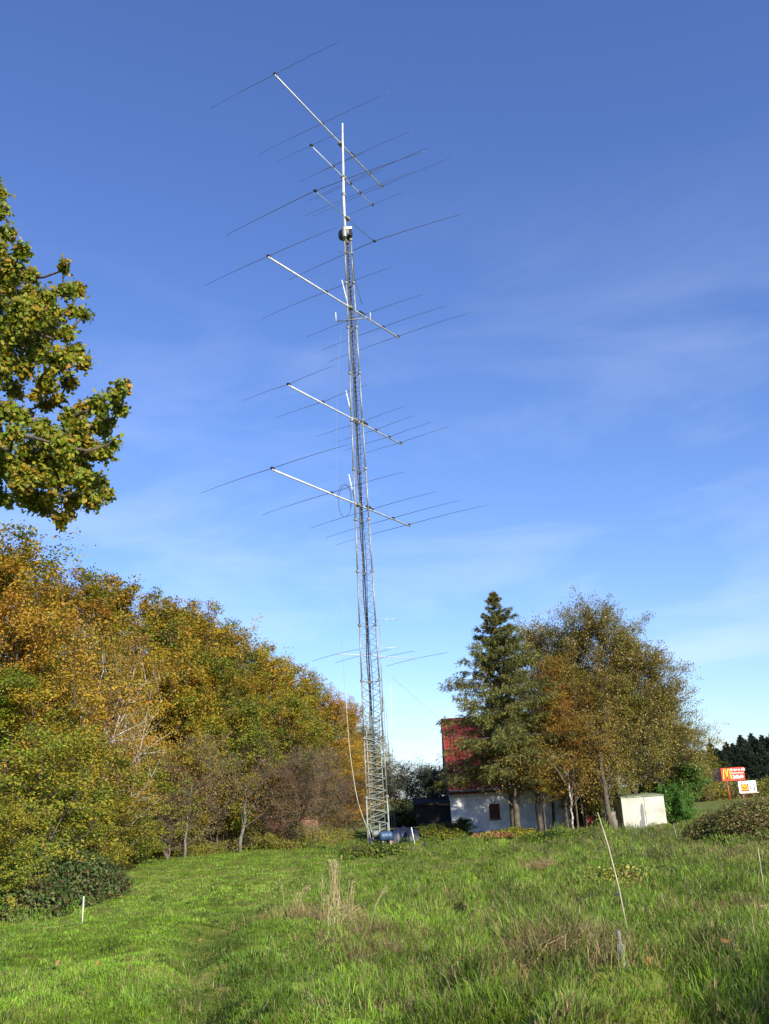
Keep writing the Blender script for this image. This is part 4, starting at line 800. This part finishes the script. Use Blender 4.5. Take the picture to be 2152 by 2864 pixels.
# timber annex at the right end of the house
a = at(1600, 2305, 64.8); b = at(1665, 2300, 64.8); g = G(a.x, 65)
ax = thing('timber_annex', 'brown timber annex adjoining the right end of the white house', 'annex', ((a.x + b.x) / 2, 65.2, g)); wd = b.x - a.x
link('wall', boxes('annex_boards', [((-wd / 2 + (k + .5) * wd / 14, 0, 1.2), (wd / 14 - .015, .05, 2.5)) for k in range(14)] + [((0, .6, 1.2), (wd - .06, 1.1, 2.48))], M['wood_dark']), ax)
link('roof', boxes('annex_roof', [((0, .5, 2.52), (wd + .3, 1.6, .1))], M['galv_dull']), ax)
link('post', tubes('post', (at(1618, 2300, 64.5).x - (a.x + b.x) / 2, -.5, -.1), (at(1618, 2300, 64.5).x - (a.x + b.x) / 2 - .05, -.5, 2.5), .07, .07, M['red_paint'], 6, True), ax)
p = at(1636, 2301, 62); tag(link('white_pole', tubes('white_pole', (p.x, 62, G(p.x, 62) - .1), (p.x - .1, 62, G(p.x, 62) + 2.0), .035, .03, M['white_paint'], 7, True)), 'thin white pole standing left of the red bin', 'pole')
p = at(1651, 2303, 61.5); bo = thing('red_bin', 'bright red plastic bin beside the white pole under the trees', 'bin', (p.x, 61.5, G(p.x, 61.5)))
link('body', boxes('bin_body', [((0, 0, .38), (.5, .5, .76))], M['red_paint']), bo); link('lid', boxes('bin_lid', [((0, 0, .79), (.56, .56, .06))], M['red_paint']), bo)

# ------------------------------------------------------------------ cream concrete box, shadow shape painted on its front
def build_box():
    Y0 = 58.; bl = at(1749, 2328, Y0); br = at(1868, 2319, Y0); zt = at(1742, 2232, Y0).z; g = bl.z; wd = br.x - bl.x; xc = (bl.x + br.x) / 2; h = zt - g; D = 2.7
    o = thing('concrete_box', 'cream painted concrete box with flat mossy roof and a painted shadow on its front', 'utility building', (xc, Y0, g), -.03)
    link('wall', boxes('box_wall', [((0, D / 2, h / 2 - .3), (wd, D, h + .6))], M['shed']), o)
    V = [(-wd / 2 - .02, -.03, h), (wd / 2 + .02, -.03, h), (wd / 2 + .02, D + .03, h + .12), (-wd / 2 - .02, D + .03, h + .12)]; V = V + [(x, y, z + .06) for x, y, z in V]
    link('roof', npmesh('box_roof', V, [np.array([[0, 3, 2, 1], [4, 5, 6, 7], [0, 1, 5, 4], [1, 2, 6, 5], [2, 3, 7, 6], [3, 0, 4, 7]])], M['mossroof']), o)
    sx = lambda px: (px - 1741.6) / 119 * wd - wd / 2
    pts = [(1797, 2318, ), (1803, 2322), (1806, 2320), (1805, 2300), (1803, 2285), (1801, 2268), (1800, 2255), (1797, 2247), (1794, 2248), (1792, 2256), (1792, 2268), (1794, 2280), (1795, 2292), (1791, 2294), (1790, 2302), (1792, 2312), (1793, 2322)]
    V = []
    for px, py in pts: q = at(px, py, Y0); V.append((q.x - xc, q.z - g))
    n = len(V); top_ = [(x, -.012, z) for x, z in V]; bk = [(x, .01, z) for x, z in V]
    link('shadow_patch', npmesh('shadow_patch', top_ + bk, [np.array([list(range(n))[::-1]]), np.array([[k, (k + 1) % n, (k + 1) % n + n, k + n] for k in range(n)])], M['wall_shadow']), o)  # post-like cast shadow, painted on as a thin grey sheet
    link('seam', boxes('seam', [((.08, -.004, h / 2), (.02, .01, h - .02))], M['concrete']), o)
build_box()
p = at(1719, 2336, 57); o = thing('block_stack', 'upright stack of rough masonry blocks left of the cream concrete box', 'block stack', (p.x, 57, G(p.x, 57)))
for k in range(5): link('block', boxes('block', [((rnd.uniform(-.03, .03) - .03 * k + j, 0, .11 + .225 * k), (.26, .36 + rnd.uniform(-.06, .06), .215), rnd.uniform(-.06, .06)) for j in (-.14, .14)], M['mason']), o)

# dark shed, tarpaulin, wheelbarrow, little things left of the house
a = at(1165, 2300, 66); b = at(1262, 2300, 66); zt = at(1210, 2246, 66).z; g = G(a.x, 66); o = thing('dark_shed', 'low dark tarred shed under the orchard trees left of the house', 'shed', ((a.x + b.x) / 2, 66, g)); wd = b.x - a.x
link('wall', boxes('shed_boards', [((-wd / 2 + (k + .5) * wd / 12, 0, (zt - g) / 2 - .1), (wd / 12 - .02, .04, zt - g)) for k in range(12)] + [((0, 1.05, (zt - g) / 2 - .1), (wd - .05, 2, zt - g - .02))], M['darkshed']), o)
link('roof', npmesh('shed_roof', [(-wd / 2 - .15, -.2, zt - g - .05), (wd / 2 + .1, -.2, zt - g - .05), (wd / 2 + .1, 2.2, zt - g + .3), (-wd / 2 - .15, 2.2, zt - g + .3)] + [(-wd / 2 - .15, -.2, zt - g + .03), (wd / 2 + .1, -.2, zt - g + .03), (wd / 2 + .1, 2.2, zt - g + .38), (-wd / 2 - .15, 2.2, zt - g + .38)],
     [np.array([[0, 3, 2, 1], [4, 5, 6, 7], [0, 1, 5, 4], [1, 2, 6, 5], [2, 3, 7, 6], [3, 0, 4, 7]])], M['darkshed']), o)
link('brick_end', boxes('brick_end', [((wd / 2 - .3, -.12, (zt - g) - .12), (.8, .14, .14))], M['brick']), o)
def lump(name, label, cat, px0, px1, py, h, Y, m, seed):
    a, b = at(px0, py, Y), at(px1, py, Y); wd = b.x - a.x; xc = (a.x + b.x) / 2; g = G(xc, Y); nx, ny = 26, 16; V = []
    for j in range(ny):
        for i in range(nx):
            u = i / (nx - 1) * 2 - 1; v = j / (ny - 1) * 2 - 1; e = (1 - abs(u) ** 9) * (1 - abs(v) ** 6); V.append((u * wd / 2, v * .9, -.05 + h * e ** .5 * (.5 + .8 * float(fbm(np.float64(u * 2 + seed), np.float64(v * 2), 1.3)))))
    q = np.array([[j * nx + i, j * nx + i + 1, (j + 1) * nx + i + 1, (j + 1) * nx + i] for j in range(ny - 1) for i in range(nx - 1)])
    o = link(name, npmesh(name, V, [q], m, None, True)); o.location = (xc, Y, g); tag(o, label, cat); return o
lump('covered_pile', 'dark blue tarpaulin covered pile right of the tower foot', 'tarpaulin', 1093, 1152, 2330, .85, 60, M['bluegrey'], 1)
lump('covered_pile', 'lower dark tarpaulin covered pile beside the leaning white stick', 'tarpaulin', 1135, 1175, 2330, .55, 59, M['bluegrey'], 4)
p = at(1210, 2320, 60.5); g = G(p.x, 60.5); o = thing('wheelbarrow', 'white wheelbarrow half hidden in weeds left of the house', 'wheelbarrow', (p.x, 60.5, g))
V = [(-.3, -.22, .25), (.3, -.22, .25), (.3, .22, .25), (-.3, .22, .25), (-.5, -.36, .78), (.5, -.36, .78), (.5, .36, .78), (-.5, .36, .78), (-.46, -.33, .78), (.46, -.33, .78), (.46, .33, .78), (-.46, .33, .78), (-.27, -.2, .29), (.27, -.2, .29), (.27, .2, .29), (-.27, .2, .29)]
link('tray', npmesh('tray', V, [np.array([[0, 3, 2, 1], [0, 1, 5, 4], [1, 2, 6, 5], [2, 3, 7, 6], [3, 0, 4, 7], [4, 5, 9, 8], [5, 6, 10, 9], [6, 7, 11, 10], [7, 4, 8, 11], [8, 9, 13, 12], [9, 10, 14, 13], [10, 11, 15, 14], [11, 8, 12, 15], [12, 13, 14, 15]])], M['white_paint']), o)
for s_ in (-1, 1): link('handle', tubes('handle', (.45, .2 * s_, .3), (-1.15, .3 * s_, .86), .025, .022, M['galv_dull'], 6, True), o); link('leg', tubes('leg', (-.25, .22 * s_, .35), (-.32, .24 * s_, 0), .02, .02, M['galv_dull'], 6, True), o)
wh = link('wheel', lathe('wheel', [(.05, -.04), (.18, -.05), (.2, 0), (.18, .05), (.05, .04)], M['black'], 16), o); wh.rotation_euler = (math.pi / 2, 0, 0); wh.location = (.62, 0, .2)
def stick(name, label, cat, p0, p1, Y, r0, r1, m, Y1=None):
    a = at(*p0, Y); b = at(*p1, Y1 or Y); a.z = min(a.z, G(a.x, Y)) - .05; return tag(link(name, tubes(name, tuple(a), tuple(b), r0, r1, m, 7, True)), label, cat)
stick('leaning_stick', 'short white stick leaning beside the tarpaulin pile', 'stick', (1160, 2336), (1151, 2314), 57, .03, .03, M['white_paint'])
stick('short_post', 'short dark post alone in the bright grass right of the tower', 'post', (1190, 2368), (1189, 2352), 50, .06, .06, M['black'])
h0 = hit(230, 2582); stick('white_stake', 'upright white stake in front of the left bramble thicket', 'stake', (230, 2585), (235, 2507), h0.y, .014, .014, M['stake'])
h0 = hit(1197, 2555); stick('short_stake', 'tiny weathered stake in the middle of the meadow', 'stake', (1198, 2552), (1197, 2532), h0.y, .02, .02, M['stake'])
h0 = hit(1905, 2375); stick('thin_rod', 'thin grey rod standing right of the cream concrete box', 'rod', (1899, 2362), (1884, 2302), h0.y, .012, .01, M['galv'])
h0 = hit(2140, 2520); stick('thin_cane', 'pale thin cane standing near the right edge before the bramble mound', 'cane', (2142, 2520), (2120, 2368), h0.y, .007, .006, M['bamboo'])
# the long leaning cane
h0 = hit(1772, 2668); Y = h0.y; a = at(1772, 2670, Y); b = at(1757, 2612, Y); c = at(1672, 2272, Y + .3); a.z -= .05; o = thing('leaning_cane', 'long pale cane leaning over the grass above the concrete post', 'cane', tuple(a))
link('rod', path('rod', [Vector((0, 0, 0)), b - a], .0075, M['galv_dull'], 6), o); link('cane', path('cane', [b - a, (b - a).lerp(c - a, .35) + Vector((.02, 0, .015)), (b - a).lerp(c - a, .7) + Vector((.02, 0, .01)), c - a], [.0075, .0075, .007, .006], M['bamboo'], 8), o)
link('clip', boxes('clip', [(tuple(b - a), (.07, .03, .02))], M['black']), o); q = at(1728, 2502, Y + .1) - a; link('clip', boxes('clip', [(tuple(q), (.06, .03, .02))], M['black']), o)
# concrete post with pipe
p = hit(1742, 2712); p.z += .03; o = thing('concrete_post', 'short weathered concrete post with a narrower pipe on top, in the foreground grass', 'post', (p.x, p.y, p.z)); s_ = p.y / 2700
link('base', lathe('post_base', [(10.5 * s_, -.1), (10.5 * s_, 48 * s_), (9.6 * s_, 50 * s_)], M['concrete'], 14), o); link('pipe', lathe('post_pipe', [(5.8 * s_, 50 * s_), (5.8 * s_, 81 * s_), (5.2 * s_, 82 * s_)], M['concrete'], 12), o)

# ruined brick hut behind the bare bushes
p0, p1 = at(742, 2360, 64.5), at(890, 2360, 64.5); g = G(p0.x, 64.5); wd = p1.x - p0.x; zt = at(760, 2290, 64.5).z - g; o = thing('ruined_hut', 'low ruined brick hut glimpsed behind the bare bushes', 'hut', ((p0.x + p1.x) / 2, 64.5, g))
link('wall', boxes('ruin_wall', [((-wd / 2 + .45, 0, zt / 2), (.9, .35, zt)), ((wd / 2 - .5, .2, zt / 2 - .1), (1.0, .35, zt - .2)), ((0, 1.2, zt / 2), (wd, .3, zt))], M['brick']), o)
link('lintel', boxes('lintel', [((-wd / 2 + .55, -.05, zt + .09), (1.2, .5, .17))], M['concrete']), o); link('slab', boxes('slab', [((wd / 2 - .3, -.05, .75), (.5, .1, .5), .2)], M['concrete']), o)
link('pillar', boxes('pillar', [((-wd / 2 + .12, -.27, zt / 2 - .1), (.22, .18, zt - .2))], M['mason']), o)

# ------------------------------------------------------------------ dry grass clumps and weeds
def stalks(label, cl, seed, name='dry_grass_clump', cat='grass clump', r=.004, tn=900, ts=.45):
    rg = np.random.default_rng(seed); b0 = hit(*cl[0][0]); o = thing(name, label, cat, tuple(b0)); S0 = []; S1 = []; A = []; HP = []
    for (pb, pt, n, sb, st) in cl:
        B = hit(*pb)
        for k in range(n):
            b = B + Vector((rg.normal(0, sb), rg.normal(0, sb), -.03)); t_ = at(pt[0], pt[1], B.y) + Vector((rg.normal(0, st), rg.normal(0, st), -abs(rg.normal(0, st * 2.2)))); m_ = b.lerp(t_, .55) + Vector((-(t_.x - b.x) * .12, 0, .02 + (t_.z - b.z) * .04))
            for x, y, ra in ((b, m_, r), (m_, t_, r * .75)): S0.append(tuple(x - b0)); S1.append(tuple(y - b0)); A.append(ra)
            HP.append(np.array(t_ - b0))
    A = np.array(A); C = np.array([[.55, .44, .22]]) * np.repeat(.6 + .6 * rg.random((len(S0) // 2, 1)), 2, 0)
    ms = tubes('stalks', S0, S1, A, A * .8, M['straw'], 4, col=C)
    q = (np.array(HP)[:, None] + rg.normal(0, .02, (len(HP), 6, 3)) * np.array([.6, .6, 1.6]) + np.array([0, 0, -.04])).reshape(-1, 3); V, f, c = leaves(q, rg.normal(size=q.shape), .028, rg, np.array([[.42, .34, .2]]) * (.6 + .6 * rg.random((len(q), 1))), .4); mh = npmesh('seed_heads', V, f, M['straw'], c)
    import bmesh as _b; bm = _b.new(); bm.from_mesh(ms); bm.from_mesh(mh); bm.to_mesh(ms); bm.free(); link('stalks', ms, o)
    n = tn; x = rg.normal(b0.x, ts, n); y = rg.normal(b0.y, ts * .8, n); c = np.array([[.28, .2, .09]]) * (.5 + .8 * rg.random((n, 1))); v, q_, t2, cc = blades(x, y, .1 + .26 * rg.random(n), np.full(n, .007), rg, .8, c); link('leaf_tuft', npmesh('leaf_tuft', v - np.array(b0), [q_, t2], M['straw'], cc), o)
stalks('tall bleached grass stalks standing up in the middle of the meadow', [((942, 2585), (938, 2400), 30, .09, .06), ((945, 2585), (957, 2390), 2, .03, .01), ((915, 2570), (903, 2440), 6, .08, .05), ((975, 2580), (985, 2455), 7, .1, .05), ((965, 2590), (1005, 2520), 9, .12, .08), ((940, 2590), (940, 2500), 26, .16, .1)], 71)
stalks('single long bleached stalk arching right of the tall dry clump', [((1030, 2625), (1078, 2472), 3, .01, .015)], 72)
stalks('small group of bent dry stalks left of the tall bleached clump', [((828, 2570), (862, 2470), 9, .1, .05), ((815, 2570), (838, 2480), 4, .08, .05), ((795, 2565), (790, 2465), 2, .03, .02)], 73)
stalks('straw coloured tuft in the grass right of the tall clump', [((1080, 2690), (1085, 2635), 40, .16, .08)], 74, r=.004, tn=1200, ts=.28)
stalks('low brown tussock in the bright grass in front of the house', [((1500, 2425), (1500, 2405), 40, .4, .1)], 76, r=.005, tn=1400, ts=.5)
stalks('brown withered tussock near the right edge of the meadow', [((2125, 2560), (2130, 2530), 50, .5, .12)], 77, r=.004, tn=3000, ts=.8)
stalks('brown withered tuft left of the concrete post', [((1600, 2670), (1610, 2590), 55, .35, .16), ((1660, 2665), (1665, 2610), 40, .3, .12)], 75, r=.004, tn=4200, ts=.75)
def weed(label, px, py, hw, h, cols, n, seed, size=.05, name='weed_patch'):
    b = hit(px, py); me = leafblob('weed', [(0, 0, 0), (hw * .6, .2, 0), (-hw * .6, .1, 0)], [(hw * .6, hw * .45, h), (hw * .5, hw * .4, h * .8), (hw * .5, hw * .4, h * .85)], n, cols, size, seed, M['leaf'], True, .3); o = link(name, me); o.location = b; tag(o, label, 'weeds')
weed('yellow leaved weed patch behind the leaning cane', 1760, 2478, 1.3, .45, [(.28, .25, .04), (.1, .14, .03), (.14, .15, .03)], 2600, 81, .07)
weed('dark weeds round the foot of the tower', 1050, 2395, 1.5, .55, [DGR, GRN, (.09, .07, .03)], 6000, 82, .09)
weed('reddish dry leaf pile in front of the white house', 1378, 2342, 1.1, .3, [(.26, .1, .04), (.2, .09, .04), (.3, .15, .06)], 2600, 83, .09, 'leaf_pile')
weed('dark green weed mound in shade before the house', 1560, 2352, 1.6, .45, [DGR, GRN], 5000, 84, .09)
weed('low weeds at the foot of the thick mossy trunk', 1440, 2342, 1.3, .5, [GRN, OLV, (.08, .12, .02)], 4000, 85, .09)
weed('olive weeds beside the white wheelbarrow', 1230, 2345, 1.4, .7, [GRN, OLV, (.06, .09, .02)], 5000, 86, .09)
rg = np.random.default_rng(90); P = []
lf = [(160, 2720), (272, 2720), (1330, 2812), (2035, 2672), (2128, 2608), (686, 2845), (1005, 2560), (1820, 2735), (560, 2650), (1950, 2550)]
for i, (px, py) in enumerate(lf): b = hit(px, py); P.append(np.array(b) + np.array([0, 0, .11]))
P = np.array(P); V, f, c = leaves(P, rg.normal(size=P.shape) * .5 + np.array([0, -.8, .8]), .08, rg, np.array([[.5, .26, .08]]) * (.7 + .5 * rg.random((len(P), 1))), .6, True)
for i in range(len(P)):
    o = link('fallen_leaf', npmesh('fallen_leaf', V[i * 8:(i + 1) * 8] - P[i], [np.arange(8)[None]], M['leaf_near'], c[i * 8:(i + 1) * 8])); o.location = P[i]
    tag(o, 'single fallen orange brown leaf lying on the meadow grass', 'leaf', 'fallen leaves on the grass')

# ------------------------------------------------------------------ the two roadside signs
def signmat(name, c): return mat(name, c, .45, 0, .05, 3)
SR = signmat('sign_red', (.80, .05, .012)); SY = signmat('sign_yellow', (.92, .62, .03)); SW = signmat('sign_white', (.86, .86, .84)); SB = signmat('sign_blue', (.05, .09, .3)); SD = signmat('sign_maroon_and_shade', (.25, .008, .02))
def arch(cx, cz, w_, h, th):
    """the pair of arches as one ribbon"""
    V = []; q = []; y0, y1 = -.03, .0
    for side in (-1, 1):
        k0 = len(V); n = 18
        for i in range(n + 1):
            u = i / n * 2 - 1; x = side * w_ * .25 + u * w_ * .25; z = h * (1 - abs(u) ** 2.6)
            tw = th * (1.15 if (u * side > .7) else 1)
            for dx in (-tw, tw): V += [(cx + x * 1.0 + dx * (1 if abs(u) > .25 else .9), y0, cz + z + (0 if abs(u) > .25 else 0)), ]
        # thicken the crest: inner and outer edge
        for i in range(n + 1):
            u = i / n * 2 - 1; x = side * w_ * .25; oz = h * (1 - abs(u) ** 2.6); V[k0 + 2 * i] = (cx + x + u * (w_ * .25 + th), y0, cz + h * (1 - abs(u) ** 2.6)); V[k0 + 2 * i + 1] = (cx + x + u * (w_ * .25 - th), y0, cz + (h - th * 1.6) * (1 - abs(u) ** 2.6))
        for i in range(n): a = k0 + 2 * i; q.append([a, a + 1, a + 3, a + 2])
    n = len(V); V = V + [(x, y1, z) for x, y, z in V]; q2 = [[b + n for b in f[::-1]] for f in q]; return npmesh('arches', V, [np.array(q + q2)], SY)
def text(body, x, z, size, m, parent, y=-.035, sx=1.0, name='lettering'):
    cu = bpy.data.curves.new('t', 'FONT'); cu.body = body; cu.size = size; cu.extrude = .008; cu.offset = size * .03; to = bpy.data.objects.new('t', cu); sc.collection.objects.link(to)
    dg = bpy.context.evaluated_depsgraph_get(); me = bpy.data.meshes.new_from_object(to.evaluated_get(dg)); bpy.data.objects.remove(to); me.materials.clear(); me.materials.append(m)
    o = link(name, me, parent); o.rotation_euler = (math.pi / 2, 0, 0); o.location = (x, y, z); o.scale = (sx, 1, 1); return o
Y = 150.; s_ = Y / 2700 * 1.045
def sign_board(TL, BR, Y): a = at(*TL, Y); b = at(*BR, Y); return (a.x + b.x) / 2, abs(b.x - a.x), a.z, b.z
a, b, c_, d_ = at(2015.6, 2149, Y), at(2081, 2145, Y), at(2022, 2185.4, Y), at(2083.8, 2180.5, Y)
x0 = (a.x + c_.x) / 2; x1 = (b.x + d_.x) / 2; zt = (a.z + b.z) / 2; zb = (c_.z + d_.z) / 2; W_ = x1 - x0; Hh = zt - zb; g = G(x0, Y)
o = thing('red_sign', 'red roadside sign with yellow arches and white writing, angled like a wedge', 'sign', (x0, Y, g)); zb -= g; zt -= g
link('front_panel', boxes('front_panel', [((W_ / 2, .06, (zt + zb) / 2), (W_, .12, Hh))], SR), o)
# side panel runs back to the left, its shade painted in as darker red
sp = at(1992.5, 2150, Y + 2.8).x - x0
V = [(0, .02, zb), (sp, 2.8, zb), (sp, 2.8, zt), (0, .02, zt), (.1, .1, zb), (sp + .1, 2.85, zb), (sp + .1, 2.85, zt), (.1, .1, zt)]
link('side_panel', npmesh('side_panel', V, [np.array([[0, 3, 2, 1], [4, 5, 6, 7], [0, 1, 5, 4], [3, 7, 6, 2], [1, 2, 6, 5]])], SD), o)
for x in (W_ * .22, W_ * .86): link('post', tubes('post', (x, .2, -.4), (x, .2, zb + .2), .09, .09, M['red_paint'], 8, True), o)
link('emblem', arch(W_ * .235, zb + Hh * .14, W_ * .34, Hh * .80, W_ * .026), o)
text('Rehren A2', W_ * .41, zb + Hh * .74, Hh * .27, SW, o, sx=.98); text('Richtung Hannover', W_ * .42, zb + Hh * .53, Hh * .135, SW, o, sx=.98); text('24h', W_ * .46, zb + Hh * .14, Hh * .40, SW, o, sx=.98)
ar = [(0, -.05), (.28, -.05), (.28, -.14), (.5, 0), (.28, .14), (.28, .05), (0, .05)]; ar = [(W_ * .79 + x * W_ * .32, z * Hh * .9 + zb + Hh * .28) for x, z in [(0, -.09), (.22, -.09), (.22, -.2), (.5, 0), (.22, .2), (.22, .09), (0, .09)]]
link('arrow', npmesh('arrow', [(x, -.03, z) for x, z in ar], [np.array([[0, 1, 5, 6]]), np.array([[2, 3, 4]])], SW), o)
Y = 140.; a, b, c_, d_ = at(2064, 2186, Y), at(2112.7, 2182, Y), at(2070, 2218, Y), at(2118, 2212.5, Y)
x0 = (a.x + c_.x) / 2; x1 = (b.x + d_.x) / 2; zt = (a.z + b.z) / 2; zb = (c_.z + d_.z) / 2; W_ = x1 - x0; Hh = zt - zb; g = min(G(x0, Y), zb - .15)
o = thing('white_sign', 'white sign with a red emblem square and blue framed picture in the far field', 'sign', (x0, Y, g)); zb -= g; zt -= g
link('panel', boxes('sign_panel', [((W_ / 2, .06, (zt + zb) / 2), (W_, .12, Hh))], SW), o)
link('ledge', boxes('ledge', [((W_ / 2 + .1, 0, zb - .1), (W_ + .2, .3, .1))], M['stake']), o)
for x in (W_ * .2, W_ * .8): link('post', tubes('post', (x, .2, -.4), (x, .2, zb + .2), .06, .06, M['galv'], 8, True), o)
link('emblem_square', boxes('emblem_square', [((W_ * .34, -.01, zb + Hh * .40), (W_ * .46, .02, Hh * .66))], SR), o); link('emblem', arch(W_ * .33, zb + Hh * .32, W_ * .34, Hh * .36, W_ * .026), o)
link('stripe', boxes('stripe', [((W_ * .34, -.03, zb + Hh * .26), (W_ * .44, .02, Hh * .06))], SY), o)
text('Drive-In', W_ * .14, zb + Hh * .86, Hh * .12, SD, o, sx=1.1); text('24 Std.', W_ * .62, zb + Hh * .86, Hh * .12, SB, o)
for bx in [((W_ * .66, -.02, zb + Hh * .44), (W_ * .04, .02, Hh * .62)), ((W_ * .77, -.02, zb + Hh * .76), (W_ * .24, .02, Hh * .05)), ((W_ * .88, -.02, zb + Hh * .40), (W_ * .055, .02, Hh * .6)), ((W_ * .79, -.02, zb + Hh * .12), (W_ * .2, .02, Hh * .05))]: link('picture_frame', boxes('picture_frame', [bx], SB), o)

# ------------------------------------------------------------------ tree behind the camera whose shade falls on the lower right corner
t = T['mid']; o = thing('shade_tree', 'leafy tree behind the viewpoint that shades the lower right meadow', 'tree', (10.4, -1.0, G(10.4, -1.0)))
for nm, me in (('trunk', t['trunk']), ('crown', t['crown'])): c = link(nm, me, o); c.scale = (.8, .8, .75)
